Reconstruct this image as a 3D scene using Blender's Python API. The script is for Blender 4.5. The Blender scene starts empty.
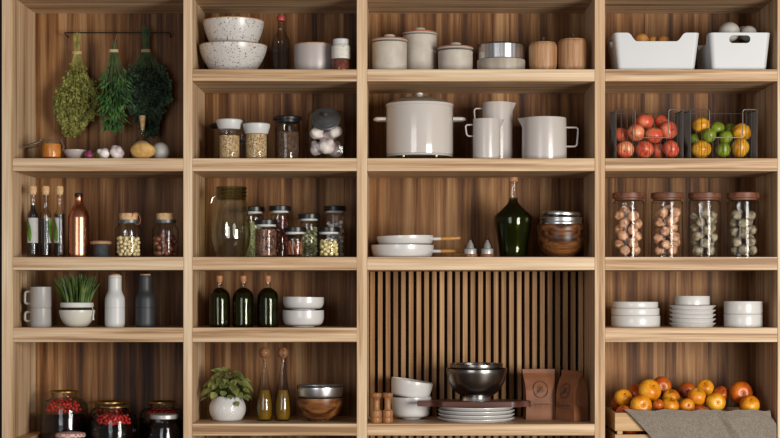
import bpy, bmesh, math, random
from mathutils import Vector, Matrix, Euler, noise
R = random.Random(7)
PI = math.pi
S = bpy.context.scene
COL = S.collection

# ------------------------------------------------------------------ camera, world, lights
U = 0.0034          # metres per photo pixel in the plane of the shelf fronts
D = 5.6             # camera distance from that plane
EYE = 1.62
VX, VY = 405.0, 291.0
cam = bpy.data.cameras.new('camera'); co = bpy.data.objects.new('camera', cam); COL.objects.link(co)
co.location = (0, -D, EYE); co.rotation_euler = (PI/2, 0, 0)
cam.sensor_width = 36.0; cam.lens = D/U/780*36.0
cam.shift_x = -(VX-390)/780.0; cam.shift_y = (VY-219)/780.0
cam.clip_end = 60
S.camera = co
w = bpy.data.worlds.new('world'); S.world = w; w.use_nodes = True
w.node_tree.nodes['Background'].inputs[0].default_value = (1.0, 0.975, 0.95, 1)
w.node_tree.nodes['Background'].inputs[1].default_value = 0.13
def area(name, loc, target, sx, sy, power, col):
    l = bpy.data.lights.new(name, 'AREA'); l.shape = 'RECTANGLE'; l.size = sx; l.size_y = sy
    l.energy = power; l.color = col
    o = bpy.data.objects.new(name, l); COL.objects.link(o); o.location = loc
    o.rotation_euler = (Vector(target)-Vector(loc)).to_track_quat('-Z', 'Y').to_euler()
    return o
area('window_light_right', (2.9, -4.4, EYE-0.1), (0, 0, EYE+.05), 1.7, 1.8, 290, (1.0, 0.965, 0.90))
area('window_light_left', (-1.7, -4.6, EYE+0.15), (-.3, 0, EYE), 1.6, 1.8, 48, (0.97, 0.97, 1.0))
S.view_settings.view_transform = 'Standard'; S.view_settings.look = 'None'
S.view_settings.exposure = 0.0; S.view_settings.gamma = 1.0
S.view_settings.use_curve_mapping = False
S.cycles.transparent_max_bounces = 40
S.cycles.max_bounces = 8

# ------------------------------------------------------------------ materials
def lin(h):
    h = h.lstrip('#'); c = [int(h[i:i+2], 16)/255 for i in (0, 2, 4)]
    return tuple([x/12.92 if x <= .04045 else ((x+.055)/1.055)**2.4 for x in c] + [1.0])
class NT:
    def __init__(s, name):
        s.m = bpy.data.materials.new(name); s.m.use_nodes = True; s.t = s.m.node_tree
        s.t.nodes.clear(); s.out = s.n('ShaderNodeOutputMaterial')
    def n(s, typ, ins=None, **kw):
        nd = s.t.nodes.new(typ)
        for k, v in kw.items(): setattr(nd, k, v)
        for k, v in (ins or {}).items():
            if isinstance(v, tuple) and len(v) == 2 and hasattr(v[0], 'outputs'): s.t.links.new(v[0].outputs[v[1]], nd.inputs[k])
            else: nd.inputs[k].default_value = v
        return nd
    def mix(s, fac, a, b, blend='MIX'):
        nd = s.t.nodes.new('ShaderNodeMix'); nd.data_type = 'RGBA'; nd.blend_type = blend
        for i, v in ((0, fac), (6, a), (7, b)):
            if isinstance(v, tuple) and len(v) == 2 and hasattr(v[0], 'outputs'): s.t.links.new(v[0].outputs[v[1]], nd.inputs[i])
            else: nd.inputs[i].default_value = v
        return (nd, 2)
    def ramp(s, fac, stops):
        nd = s.n('ShaderNodeValToRGB', {0: fac}); e = nd.color_ramp.elements
        while len(e) < len(stops): e.new(.5)
        for i, (p, c) in enumerate(stops):
            e[i].position = p; e[i].color = c if isinstance(c, tuple) else (c, c, c, 1)
        return (nd, 0)
    def done(s, sh, o=0): s.t.links.new(sh.outputs[o], s.out.inputs[0]); return s.m
def pm(name, c1, c2=None, scale=8.0, rough=.5, metal=0.0, stretch=(1, 1, 1), bump=0.0, bscale=None, lo=.35, hi=.65, coat=0.0, spec=.5, detail=4.0, mul=1.0):
    L_ = lambda h: tuple([x*mul for x in lin(h)[:3]]+[1.0])
    t = NT(name); tc = t.n('ShaderNodeTexCoord'); mp = t.n('ShaderNodeMapping', {0: (tc, 3), 3: stretch})
    nz = t.n('ShaderNodeTexNoise', {0: (mp, 0), 'Scale': scale, 'Detail': detail})
    b = t.n('ShaderNodeBsdfPrincipled', {'Roughness': rough, 'Metallic': metal, 'Coat Weight': coat, 'Specular IOR Level': spec})
    if c2: col = t.ramp((nz, 0), [(lo, L_(c1)), (hi, L_(c2))]); t.t.links.new(col[0].outputs[0], b.inputs['Base Color'])
    else: b.inputs['Base Color'].default_value = L_(c1)
    if bump:
        n2 = t.n('ShaderNodeTexNoise', {0: (mp, 0), 'Scale': bscale or scale*3, 'Detail': 3.0})
        bp = t.n('ShaderNodeBump', {'Strength': bump, 'Distance': .002, 'Height': (n2, 0)}); t.t.links.new(bp.outputs[0], b.inputs['Normal'])
    return t.done(b)
def wood(name, cols, axis='X', scale=1.0, plank=0.0, rough=.5, bands=.5, fine=.25, acr=34, lo=.30):
    """grain runs along axis; cols dark->light; plank = board width in metres (0 none)"""
    t = NT(name); tc = t.n('ShaderNodeTexCoord'); oi = t.n('ShaderNodeObjectInfo')
    off = t.n('ShaderNodeMath', {0: (oi, 5), 1: 37.0}, operation='MULTIPLY')
    cb = t.n('ShaderNodeCombineXYZ', {0: (off, 0), 1: (off, 0), 2: (off, 0)})
    ad = t.n('ShaderNodeVectorMath', {0: (tc, 3), 1: (cb, 0)}, operation='ADD')
    vec = ad
    if plank:
        sp = t.n('ShaderNodeSeparateXYZ', {0: (ad, 0)})
        dv = t.n('ShaderNodeMath', {0: (sp, 0), 1: plank}, operation='DIVIDE'); fl = t.n('ShaderNodeMath', {0: (dv, 0)}, operation='FLOOR')
        wn = t.n('ShaderNodeTexWhiteNoise', {1: (fl, 0)}, noise_dimensions='1D')
        of2 = t.n('ShaderNodeVectorMath', {0: (wn, 1), 1: (7., 7., 7.)}, operation='MULTIPLY')
        vec = t.n('ShaderNodeVectorMath', {0: (ad, 0), 1: (of2, 0)}, operation='ADD')
    al, ac = 1.0*scale, acr*scale
    st = {'X': (al, ac, ac), 'Z': (ac, ac, al), 'Y': (ac, al, ac)}[axis]
    mp = t.n('ShaderNodeMapping', {0: (vec, 0), 3: st})
    n1 = t.n('ShaderNodeTexNoise', {0: (mp, 0), 'Scale': 1.0, 'Detail': 5.0, 'Roughness': .6, 'Distortion': .35})
    st2 = tuple(x*6 if x > al*2 else x*3 for x in st)
    mp2 = t.n('ShaderNodeMapping', {0: (vec, 0), 3: st2}); n2 = t.n('ShaderNodeTexNoise', {0: (mp2, 0), 'Scale': 1.0, 'Detail': 3.0})
    k = len(cols)-1
    c = t.ramp((n1, 0), [(lo+(1-2*lo)*i/k, lin(x)) for i, x in enumerate(cols)])
    f = t.ramp((n2, 0), [(.3, 1-fine), (.7, 1.0)])
    c = t.mix(1.0, c, f, 'MULTIPLY')
    if plank:
        pr = t.ramp((wn, 0), [(0.0, 1-bands), (1.0, 1.0)]); c = t.mix(1.0, c, pr, 'MULTIPLY')
    b = t.n('ShaderNodeBsdfPrincipled', {'Roughness': rough, 'Base Color': c, 'Specular IOR Level': .3})
    bp = t.n('ShaderNodeBump', {'Strength': .15, 'Distance': .001, 'Height': (n2, 0)}); t.t.links.new(bp.outputs[0], b.inputs['Normal'])
    return t.done(b)
def glass(name, tint='#fdfdfc', edge='#b9bab6', power=4.0, refl=1.0):
    """thin clear glass: transparent, darker towards grazing, fresnel reflection"""
    t = NT(name)
    lw = t.n('ShaderNodeLayerWeight', {0: .5})
    pw = t.n('ShaderNodeMath', {0: (lw, 1), 1: power}, operation='POWER')
    p5 = t.n('ShaderNodeMath', {0: (lw, 1), 1: 4.0}, operation='POWER')
    c = t.mix((pw, 0), lin(tint), lin(edge))
    tr = t.n('ShaderNodeBsdfTransparent', {0: c}); gl = t.n('ShaderNodeBsdfGlossy', {0: (1, 1, 1, 1), 1: .03})
    mf = t.n('ShaderNodeMath', {0: (p5, 0), 1: .34*refl, 2: .016*refl}, operation='MULTIPLY_ADD')
    return t.done(t.n('ShaderNodeMixShader', {0: (mf, 0), 1: (tr, 0), 2: (gl, 0)}))
def speckled(name, base, spot, scale, thr, rough=.35, spot2=None):
    t = NT(name); tc = t.n('ShaderNodeTexCoord')
    nz = t.n('ShaderNodeTexNoise', {0: (tc, 3), 'Scale': scale*.6, 'Detail': 2.0})
    wp = t.n('ShaderNodeVectorMath', {0: (nz, 1), 1: (.012, .012, .012)}, operation='MULTIPLY')
    v2 = t.n('ShaderNodeVectorMath', {0: (tc, 3), 1: (wp, 0)}, operation='ADD')
    vo = t.n('ShaderNodeTexVoronoi', {0: (v2, 0), 'Scale': scale}); wn = t.n('ShaderNodeSeparateColor', {0: (vo, 1)})
    th = t.n('ShaderNodeMath', {0: (wn, 0), 1: thr}, operation='MULTIPLY')
    ls = t.n('ShaderNodeMath', {0: (vo, 0), 1: (th, 0)}, operation='LESS_THAN')
    c = t.mix((ls, 0), lin(base), lin(spot))
    if spot2:
        v3 = t.n('ShaderNodeTexVoronoi', {0: (v2, 0), 'Scale': scale*1.7}); l3 = t.n('ShaderNodeMath', {0: (v3, 0), 1: .2}, operation='LESS_THAN')
        c = t.mix((l3, 0), c, lin(spot2))
    return t.done(t.n('ShaderNodeBsdfPrincipled', {'Base Color': c, 'Roughness': rough}))
def granular(name, cols, scale=260, rough=.7):
    t = NT(name); tc = t.n('ShaderNodeTexCoord'); vo = t.n('ShaderNodeTexVoronoi', {0: (tc, 3), 'Scale': scale})
    sc = t.n('ShaderNodeSeparateColor', {0: (vo, 1)}); k = len(cols)-1
    c = t.ramp((sc, 0), [(i/k, lin(x)) for i, x in enumerate(cols)])
    b = t.n('ShaderNodeBsdfPrincipled', {'Base Color': c, 'Roughness': rough})
    bp = t.n('ShaderNodeBump', {'Strength': .9, 'Distance': .003, 'Height': (vo, 0)}); bp.invert = True
    t.t.links.new(bp.outputs[0], b.inputs['Normal'])
    return t.done(b)
def checker(name, a, b_, scale):
    t = NT(name); tc = t.n('ShaderNodeTexCoord'); mp = t.n('ShaderNodeMapping', {0: (tc, 3), 2: (0, 0, .78)})
    ck = t.n('ShaderNodeTexChecker', {0: (mp, 0), 1: lin(a), 2: lin(b_), 3: scale})
    return t.done(t.n('ShaderNodeBsdfPrincipled', {'Base Color': (ck, 0), 'Roughness': .7}))

FR = ['#937150', '#b6916a', '#cba986', '#d6b995', '#dfc7a8']
M = dict(
 shelf=wood('pale_oak_lengthwise', FR, 'X', 1.1, fine=.26, lo=.36, acr=42), upright=wood('pale_oak_upright', FR, 'Z', 1.1, fine=.22, lo=.33),
 back=wood('shaded_oak_back_boards', ['#371c0a', '#5f3815', '#83552b', '#9e7145', '#b2895c'], 'Z', 1.0, plank=.113, bands=.25, rough=.6, fine=.38, acr=27, lo=.33),  # same oak as the frame, weaker light inside the bays put into the colour
 slat=wood('walnut_slats', ['#704c2c', '#9a7045', '#b58b5e', '#c8a274'], 'Z', 1.2, plank=.02635, bands=.25, rough=.55),
 crate=wood('pale_pine', ['#a97f55', '#c09a6c', '#cfac80'], 'X', 1.2), lid_red=wood('red_brown_wood', ['#4f2e1e', '#704632', '#885840'], 'X', 1.8, rough=.45),
 acacia=wood('acacia_wood', ['#8a603f', '#b08560', '#c69d76'], 'Z', 2.4, rough=.5), bowlwood=wood('dark_turned_wood', ['#241208', '#4c2b14', '#784a27', '#946238'], 'X', 1.6, rough=.35),
 walnut=wood('dark_walnut', ['#3a2018', '#57332a', '#6d4436'], 'X', 1.5, rough=.4), cork=pm('cork', '#b98f60', '#d9b687', 90, .8, bump=.3), cork_red=pm('red_cork', '#94623f', '#b48058', 90, .8, bump=.3),
 mill=wood('beech_mill', ['#7a4d2c', '#9c6a42', '#b48458'], 'Z', 2.5, rough=.35), ballwood=wood('walnut_ball', ['#68422a', '#8c5f40', '#a87c58'], 'Z', 2.5, rough=.4),
 board_rim=pm('brown_rim', '#8a6238', '#a57a4c', 60, .5), white=pm('white_ceramic', '#dcd9d6', '#e2dfdc', 5, .3, coat=.2, mul=.75), cream=pm('cream_ceramic', '#d9d4c6', '#e0dccf', 5, .35, mul=.78),
 mauve=pm('warm_grey_ceramic', '#beb2ae', '#c6bab6', 5, .35, mul=.75), jugm=pm('pale_taupe_enamel', '#c9c0ba', '#d0c7c1', 5, .22, mul=.76), pot=pm('cream_enamel', '#d4cbc3', '#d9d0c8', 4, .12, coat=.5, mul=.75),
 stone=pm('grey_stoneware', '#b5ab9d', '#c4bbae', 26, .6, bump=.1, mul=.86), rust=pm('rust_glaze', '#8c4a34', '#a96650', 30, .5), mug=pm('grey_ceramic', '#b5b1ae', '#bdb9b6', 6, .4, mul=.67),
 plastic=pm('white_plastic', '#dcdddf', '#e0e1e3', 4, .45, mul=.67), lidwhite=pm('white_lid', '#dddddb', '#e4e4e2', 6, .4, mul=.7), black=pm('black_plastic', '#0d0d0e', '#141415', 12, .35),
 char=pm('charcoal_matte', '#26282a', '#2e3032', 12, .5), slate=pm('slate_stone', '#2a2d30', '#3a3e42', 60, .8, bump=.3), iron=pm('black_iron', '#0c0a09', '#15110f', 30, .4, .6),
 wire=pm('grey_wire', '#4b4744', '#57534f', 20, .4, .5), steel=pm('brushed_steel', '#c8c8c8', '#dcdcdc', 10, .3, 1.0), steeld=pm('dark_steel', '#7a7570', '#918b86', 12, .26, 1.0),
 chrome=pm('chrome_silver', '#d8d8d8', None, 5, .08, 1.0), copper=pm('copper_metal', '#c98466', '#d29070', 4, .27, 1.0), gold=pm('brass_rim', '#8a6a35', '#a98548', 30, .3, .9),
 zinc=pm('zinc_lid', '#5a5b5c', '#6e6f70', 25, .45, .7), silverlid=pm('silver_lid', '#a8a4a2', '#b8b4b2', 20, .4, .5),
 gl=glass('clear_glass', refl=.65), glgreen=glass('green_tinted_glass', '#f7f8f1', '#a4ac92', 2.6, 3.4), gldark=glass('smoky_glass', '#f5f3f0', '#b2aca5', 3.1), glbot=glass('dark_green_glass', '#b8ba92', '#686c45', 1.7, 1.5), neckglass=glass('ribbed_neck_glass', '#dde1d3', '#8a947e', 1.8, 2.2),
 glclear2=glass('thick_clear_glass', '#fafafa', '#9da09d', 3.0, .75),
 oil=pm('green_oil', '#63602c', '#716e36', 6, .12), darkliq=pm('black_vinegar', '#101114', '#16171a', 6, .3), oliveoil=pm('golden_oil', '#5c4209', '#7d5c10', 9, .15), redliq=pm('dark_berry_syrup', '#0d0405', '#190608', 8, .12),
 redcap=pm('red_cap', '#8a2a26', '#9c3a33', 12, .45), spice=pm('orange_spice', '#b5691c', '#cf8427', 30, .6), redspice=granular('red_spice', ['#4a1c12', '#6d2f20', '#85412c']), salt=pm('pale_salt_fill', '#c9b9a4', '#d8cab6', 30, .8),
 oats=granular('oats', ['#6b4e30', '#a8875c', '#c9ab80', '#d9c39c'], 300), coffee=granular('coffee', ['#3a281e', '#5f483b', '#7d6250'], 260),
 brownspice=granular('brown_cloves', ['#1d0f0a', '#4b2c20', '#7d5440', '#966e56'], 220), pist=granular('green_seeds', ['#7c8050', '#acb07c', '#c8cca0'], 180),
 redch=pm('red_pepper_pod', '#4a120c', '#74241a', 60, .4), sugar=pm('white_sugar', '#dcdde0', '#e8e8ea', 60, .6), chick=pm('yellow_chickpea', '#d6bf78', '#e6d69e', 40, .5), cinn=pm('cinnamon_bark', '#85482a', '#a5623c', 50, .7),
 palenut=pm('pale_nut', '#d4be84', '#e8d7aa', 60, .5), hazel=pm('hazelnut_shell', '#6a3a26', '#8c5740', 60, .45),
 walnutshell=pm('walnut_shell', '#8a5638', '#d8ab88', 50, .65, bump=.8, bscale=120), walnutgrey=pm('grey_walnut_shell', '#50452f', '#aa9c84', 50, .7, bump=.8, bscale=120),
 garlic=pm('garlic_skin', '#b9a2a6', '#e6ddd8', 18, .5, stretch=(1, 1, .3)), onionr=pm('red_onion_skin', '#5a1836', '#8a3a5e', 14, .3, stretch=(3, 3, .4)), lime=pm('lime_skin', '#5a6e14', '#86962a', 25, .4, bump=.2),
 potato=pm('potato_skin', '#b08445', '#d0a661', 45, .7, bump=.5), whiteball=pm('white_onion_skin', '#b3aea6', '#c6c2ba', 9, .5, mul=.78), tan=pm('tan_onion_skin', '#a4692c', '#c48a48', 14, .5),
 stem=pm('dried_stem', '#241a10', '#3a2b1a', 40, .8), twine=pm('jute_twine', '#a98f6c', '#c4ad8a', 90, .9),
 herb1=pm('dried_yellow_green_herb', '#5f6426', '#96944a', 40, .8), herb1s=pm('dry_stalk', '#7b7434', '#a59c55', 40, .8), herb2=pm('green_rosemary', '#1b3817', '#46722e', 30, .6), herb2s=pm('green_stalk', '#2b4420', '#4d6a34', 30, .7),
 herb3=pm('dark_bluish_herb', '#1d2f1f', '#4a6144', 30, .7), grass=pm('dark_green_blade', '#26380f', '#5c722e', 25, .5), plant=pm('olive_green_leaf', '#575e2e', '#8a8e50', 30, .5), soil=pm('dark_soil', '#15110c', '#241c14', 80, .9),
 leaf=pm('bright_green_leaf', '#3f7a1c', '#86b84a', 70, .5, stretch=(.4, .4, 1)), paper=pm('white_paper', '#dedddb', '#e6e5e3', 30, .6), kraft=pm('brown_kraft_paper', '#6c3f22', '#7c4a2b', 20, .65, bump=.3, bscale=40),
 ink=pm('dark_ink', '#3a2214', '#432818', 20, .7), linen=pm('grey_linen', '#6a6056', '#857a6e', 260, .9, bump=.6, bscale=400, detail=2.0), strap=pm('tan_strap', '#8a4e26', '#a5653a', 40, .6),
 cherry=pm('red_cherry', '#a8120c', '#d02a1e', 60, .3, coat=.3), checker=checker('red_white_gingham', '#b8453c', '#d9cfc8', 135.0), fold=pm('grey_handle_tape', '#c5c2bd', '#d0cdc8', 20, .6),
 wall=pm('dark_wall_paint', '#14100e', '#1a1512', 3, .8), floorm=wood('dark_floor_boards', ['#3a2a1c', '#5a4430', '#6e563e'], 'X', .6, rough=.5),
)
M['speck'] = speckled('white_speckled_glaze', '#c2beb9', '#504c4a', 150, .40, .3, '#a8a19a')
M['speckf'] = speckled('fine_speckled_glaze', '#cdc8be', '#8a847a', 260, .4, .5)
def fruitmat(name, a, b, c, spotty=.5, stretch=(1, 1, .35), scale=22):
    t = NT(name); tc = t.n('ShaderNodeTexCoord'); oi = t.n('ShaderNodeObjectInfo')
    off = t.n('ShaderNodeMath', {0: (oi, 5), 1: 9.0}, operation='MULTIPLY'); ad = t.n('ShaderNodeVectorMath', {0: (tc, 3), 1: (off, 0)}, operation='ADD')
    mp = t.n('ShaderNodeMapping', {0: (ad, 0), 3: stretch}); n1 = t.n('ShaderNodeTexNoise', {0: (mp, 0), 'Scale': scale, 'Detail': 3.0})
    n2 = t.n('ShaderNodeTexNoise', {0: (ad, 0), 'Scale': scale*9, 'Detail': 2.0})
    c1 = t.ramp((n1, 0), [(.3, lin(a)), (.5, lin(b)), (.7, lin(c))]); f = t.ramp((n2, 0), [(.3, 1-.4*spotty), (.6, 1.0)])
    return t.done(t.n('ShaderNodeBsdfPrincipled', {'Base Color': t.mix(1.0, c1, f, 'MULTIPLY'), 'Roughness': .36}))
M['apple_red'] = fruitmat('red_orange_fruit_skin', '#c04430', '#d86446', '#e8a676', .3)
M['lemon'] = fruitmat('yellow_striped_skin', '#c07812', '#dca028', '#e6b842', .3, (1.2, 1.2, .2), 22)
M['amber'] = fruitmat('amber_fruit_skin', '#b85a0e', '#dc8a14', '#ebb02e', .6)
M['rusty'] = fruitmat('rust_orange_fruit_skin', '#8a3009', '#b8520e', '#cf6f18', .5)

# ------------------------------------------------------------------ geometry helpers
def q(d): return U*(D+d)/D
def X(px, d): return (px-VX)*q(d)
def Zw(py, d): return EYE+(VY-py)*q(d)
SH = {k: Zw(v, 0) for k, v in dict(A=69.3, B=158.3, C=257.0, D=327.7, E=423.8, F=474.0).items()}
def tag(o, label, cat, group=None, kind=None):
    o['label'] = label; o['category'] = cat
    if group: o['group'] = group
    if kind: o['kind'] = kind
    return o
def link(name, bm, mat, parent=None, loc=(0, 0, 0), rot=None, smooth=True, ang=40, fix=True):
    if fix: bmesh.ops.recalc_face_normals(bm, faces=bm.faces)
    me = bpy.data.meshes.new(name); bm.to_mesh(me); bm.free()
    if smooth:
        me.polygons.foreach_set('use_smooth', [True]*len(me.polygons)); me.set_sharp_from_angle(angle=math.radians(ang))
    me.materials.append(M[mat] if isinstance(mat, str) else mat)
    o = bpy.data.objects.new(name, me); COL.objects.link(o); o.location = loc
    if rot: o.rotation_euler = rot
    if parent: o.parent = parent
    return o
def empty(name, loc, rot=(0, 0, 0)):
    o = bpy.data.objects.new(name, None); COL.objects.link(o); o.location = loc; o.rotation_euler = rot; o.empty_display_size = .05
    return o
def box(bm, x0, x1, y0, y1, z0, z1, bev=0.0):
    vs = [bm.verts.new((x, y, z)) for x in (x0, x1) for y in (y0, y1) for z in (z0, z1)]
    fs = [(0, 1, 3, 2), (4, 6, 7, 5), (0, 4, 5, 1), (2, 3, 7, 6), (0, 2, 6, 4), (1, 5, 7, 3)]
    F = [bm.faces.new([vs[i] for i in f]) for f in fs]
    if bev:
        ed = list({e for f in F for e in f.edges})
        bmesh.ops.bevel(bm, geom=ed, offset=bev, segments=2, affect='EDGES', profile=.5)
def lathe(prof, seg=40, bm=None, rmod=None, xy=(0, 0), z0=0.0):
    bm = bm or bmesh.new(); rings = []
    for r, z in prof:
        if r < 1e-6: rings.append([bm.verts.new((xy[0], xy[1], z+z0))]); continue
        ring = []
        for i in range(seg):
            a = 2*PI*i/seg; rr = r*(rmod(a, z) if rmod else 1)
            ring.append(bm.verts.new((xy[0]+rr*math.cos(a), xy[1]+rr*math.sin(a), z+z0)))
        rings.append(ring)
    for a, b in zip(rings, rings[1:]):
        if len(a) == 1 and len(b) == 1: continue
        for i in range(seg):
            j = (i+1) % seg
            if len(a) == 1: bm.faces.new((a[0], b[j], b[i]))
            elif len(b) == 1: bm.faces.new((a[i], a[j], b[0]))
            else: bm.faces.new((a[i], a[j], b[j], b[i]))
    return bm
def smooth(pts, n=4):
    out = []
    for i in range(len(pts)-1):
        p0, p1, p2, p3 = pts[max(i-1, 0)], pts[i], pts[i+1], pts[min(i+2, len(pts)-1)]
        for k in range(n):
            t = k/n
            out.append(tuple(.5*((2*b)+(-a+c)*t+(2*a-5*b+4*c-e)*t*t+(-a+3*b-3*c+e)*t**3) for a, b, c, e in zip(p0, p1, p2, p3)))
    out.append(tuple(pts[-1])); return out
def solid(pts): # pts top->bottom (r,h)
    p = list(pts)
    if p[0][0] > 1e-6: p = [(0, p[0][1])]+p
    if p[-1][0] > 1e-6: p = p+[(0, p[-1][1])]
    return p
def shell(pts, t, tb=None): # pts top->bottom outer; returns closed wall profile open at top
    tb = tb or t; hb = pts[-1][1]
    o = list(reversed(pts)); inner = [(max(r-t, .0006), max(h, hb+tb)) for r, h in pts]
    seen = []
    for p in inner:
        if not seen or abs(p[0]-seen[-1][0])+abs(p[1]-seen[-1][1]) > 1e-6: seen.append(p)
    return [(0, hb)]+o+seen+[(0, hb+tb)]
def tube(path, r, seg=8, bm=None, closed=False, flat=1.0):
    bm = bm or bmesh.new(); P = [Vector(p) for p in path]; n = len(P); rings = []; up = None
    for i, p in enumerate(P):
        a = P[i-1] if (i > 0 or closed) else p; b = P[(i+1) % n] if (i < n-1 or closed) else p
        t = (b-a).normalized()
        if up is None: up = t.orthogonal().normalized()
        up = (up-t*up.dot(t))
        up = up.normalized() if up.length > 1e-6 else t.orthogonal().normalized()
        s = t.cross(up); rr = r[i] if isinstance(r, (list, tuple)) else r
        rings.append([bm.verts.new(p+up*math.cos(2*PI*k/seg)*rr+s*math.sin(2*PI*k/seg)*rr*flat) for k in range(seg)])
    m = n if closed else n-1
    for i in range(m):
        a, b = rings[i], rings[(i+1) % n]
        for k in range(seg): bm.faces.new((a[k], a[(k+1) % seg], b[(k+1) % seg], b[k]))
    if not closed: bm.faces.new(rings[0][::-1]); bm.faces.new(rings[-1])
    return bm
def rpath(pts, rad, n=4): # rounded polyline
    P = [Vector(p) for p in pts]; out = [P[0]]
    for a, b, c in zip(P, P[1:], P[2:]):
        r = min(rad, (a-b).length*.49, (c-b).length*.49); s = b+(a-b).normalized()*r; e = b+(c-b).normalized()*r
        for k in range(n+1):
            t = k/n; out.append(s*(1-t)**2+b*2*t*(1-t)+e*t*t)
    return out+[P[-1]]
def dup(o, loc=None, rot=None, label=None, parent=None, scale=None):
    c = o.copy(); COL.objects.link(c)
    if parent: c.parent = parent
    if loc is not None: c.location = loc
    if rot is not None: c.rotation_euler = rot
    if scale is not None: c.scale = scale
    if label: c['label'] = label
    for ch in o.children: dup(ch, parent=c)
    return c
class Th:
    """a thing standing at photo column cx, depth d, on shelf s"""
    def __init__(s, name, label, cat, cx, d, sh, group=None, lift=0.0, rot=(0, 0, 0)):
        s.d = d; s.cx = cx; s.z = (SH[sh] if isinstance(sh, str) else sh)+lift+.0002; s.q = q(d)
        s.root = tag(empty(name, (X(cx, d), d, s.z), rot), label, cat, group)
    def h(s, py): return 0.0 if py is None else Zw(py, s.d)-s.z
    def x(s, px): return (px-s.cx)*s.q
    def hr(s, py, r): # height of a rim whose silhouette is its near edge (above eye level)
        return max(0.0, Zw(py, s.d-r*s.q*.95 if py < VY else s.d)-s.z)
    def p(s, pts): return [(r*s.q, 0.0 if y is None else s.hr(y, r)) for r, y in pts]
    def lathe(s, name, prof, mat, seg=40, parent=None, **k):
        prof = [(a, max(b, 0.0)) for a, b in prof]
        return link(name, lathe(prof, seg, **k), mat, parent or s.root)
    def add(s, name, bm, mat, parent=None, **k): return link(name, bm, mat, parent or s.root, **k)
def pack(Rc, r, n, seed, zmin=0.0, jit=.0, r0=0.0, tries=90):
    rr = random.Random(seed); out = []
    for _ in range(n):
        best = None
        for _t in range(tries):
            a = rr.uniform(0, 2*PI); m = rr.uniform(r0, 1)**.5*(Rc-r); x, y = m*math.cos(a), m*math.sin(a); z = zmin+r
            for (X0, Y0, Z0) in out:
                d2 = (x-X0)**2+(y-Y0)**2
                if d2 < 4*r*r: z = max(z, Z0+math.sqrt(4*r*r-d2))
            if best is None or z < best[2]: best = (x, y, z)
        out.append(best)
    return out
def blob(r, sub=2, amp=0.0, freq=60., sc=(1, 1, 1), seed=0, fn=None):
    bm = bmesh.new(); bmesh.ops.create_icosphere(bm, subdivisions=sub, radius=1)
    for v in bm.verts:
        n = v.co.normalized(); k = 1+amp*noise.noise(n*freq+Vector((seed, seed*2, 0)))
        if fn: k *= fn(n)
        v.co = Vector((n.x*sc[0], n.y*sc[1], n.z*sc[2]))*r*k
    return bm

REG = []
def relax(items, bnd, it=220, wy=2.5, pad=.0006):
    """push round things apart until none meet; items (root, radius); bnd(x, y, z, r) -> clamped position"""
    P = [Vector(o.location) for o, _ in items]
    for _ in range(it):
        for i in range(len(P)):
            for j in range(i+1, len(P)):
                v = P[j]-P[i]; need = items[i][1]+items[j][1]+pad; l = v.length
                if l < need:
                    w_ = Vector((v.x, v.y*wy+(.001 if abs(v.y) < .0005 else 0), v.z)).normalized()*(need-l)*.5
                    P[i] -= w_; P[j] += w_
            P[i] = Vector(bnd(P[i].x, P[i].y, P[i].z, items[i][1]))
    for (o, _), p in zip(items, P): o.location = p
# ------------------------------------------------------------------ setting
bm = bmesh.new(); box(bm, -4, 4, -7, .6, -.1, 0); o = link('floor', bm, 'floorm', smooth=False); o['kind'] = 'structure'
bm = bmesh.new(); box(bm, -4, 4, .42, .5, 0, 3.2); o = link('wall_back', bm, 'wall', smooth=False); o['kind'] = 'structure'

# ------------------------------------------------------------------ shelving unit
DEP = .35
unit = tag(empty('shelving_unit', (0, DEP/2, 0)), 'tall pale oak open shelving unit of four bays filling the picture', 'shelving unit')
def upart(name, x0, x1, y0, y1, z0, z1, mat, bev=.0012):
    c = ((x0+x1)/2, (y0+y1)/2, (z0+z1)/2); bm = bmesh.new()
    box(bm, x0-c[0], x1-c[0], y0-c[1], y1-c[1], z0-c[2], z1-c[2], bev)
    return link(name, bm, mat, unit, (c[0], c[1]-DEP/2, c[2]), smooth=False)
UP = [(1.8, 12.5), (183.3, 192.2), (356.8, 367.0), (594.8, 605.0), (777.6, 788.2)]
TOP = Zw(-16, 0)
for a, b in UP: upart('upright', X(a, 0), X(b, 0), 0, DEP, 0, TOP, 'upright')
BAYS = [(12.5, 183.3, 'BCDF'), (192.2, 356.8, 'ABCDEF'), (367.0, 594.8, 'ABCEF'), (605.0, 777.6, 'ABCDF')]
LOW = dict(A=81.2, B=171.0, C=270.0, D=342.0, E=435.6, F=487.0)
for a, b, ss in BAYS:
    upart('ceiling_board', X(a, 0)+.0003, X(b, 0)-.0003, 0, DEP, Zw(-3.8, 0), TOP, 'shelf')
    for k in ss: upart('shelf_board', X(a, 0)+.0003, X(b, 0)-.0003, .0005, DEP, Zw(LOW[k], 0), SH[k], 'shelf')
    upart('back_panel', X(a, 0)-.01, X(b, 0)+.01, DEP+.0005, DEP+.018, .05, TOP, 'back', 0)
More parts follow.
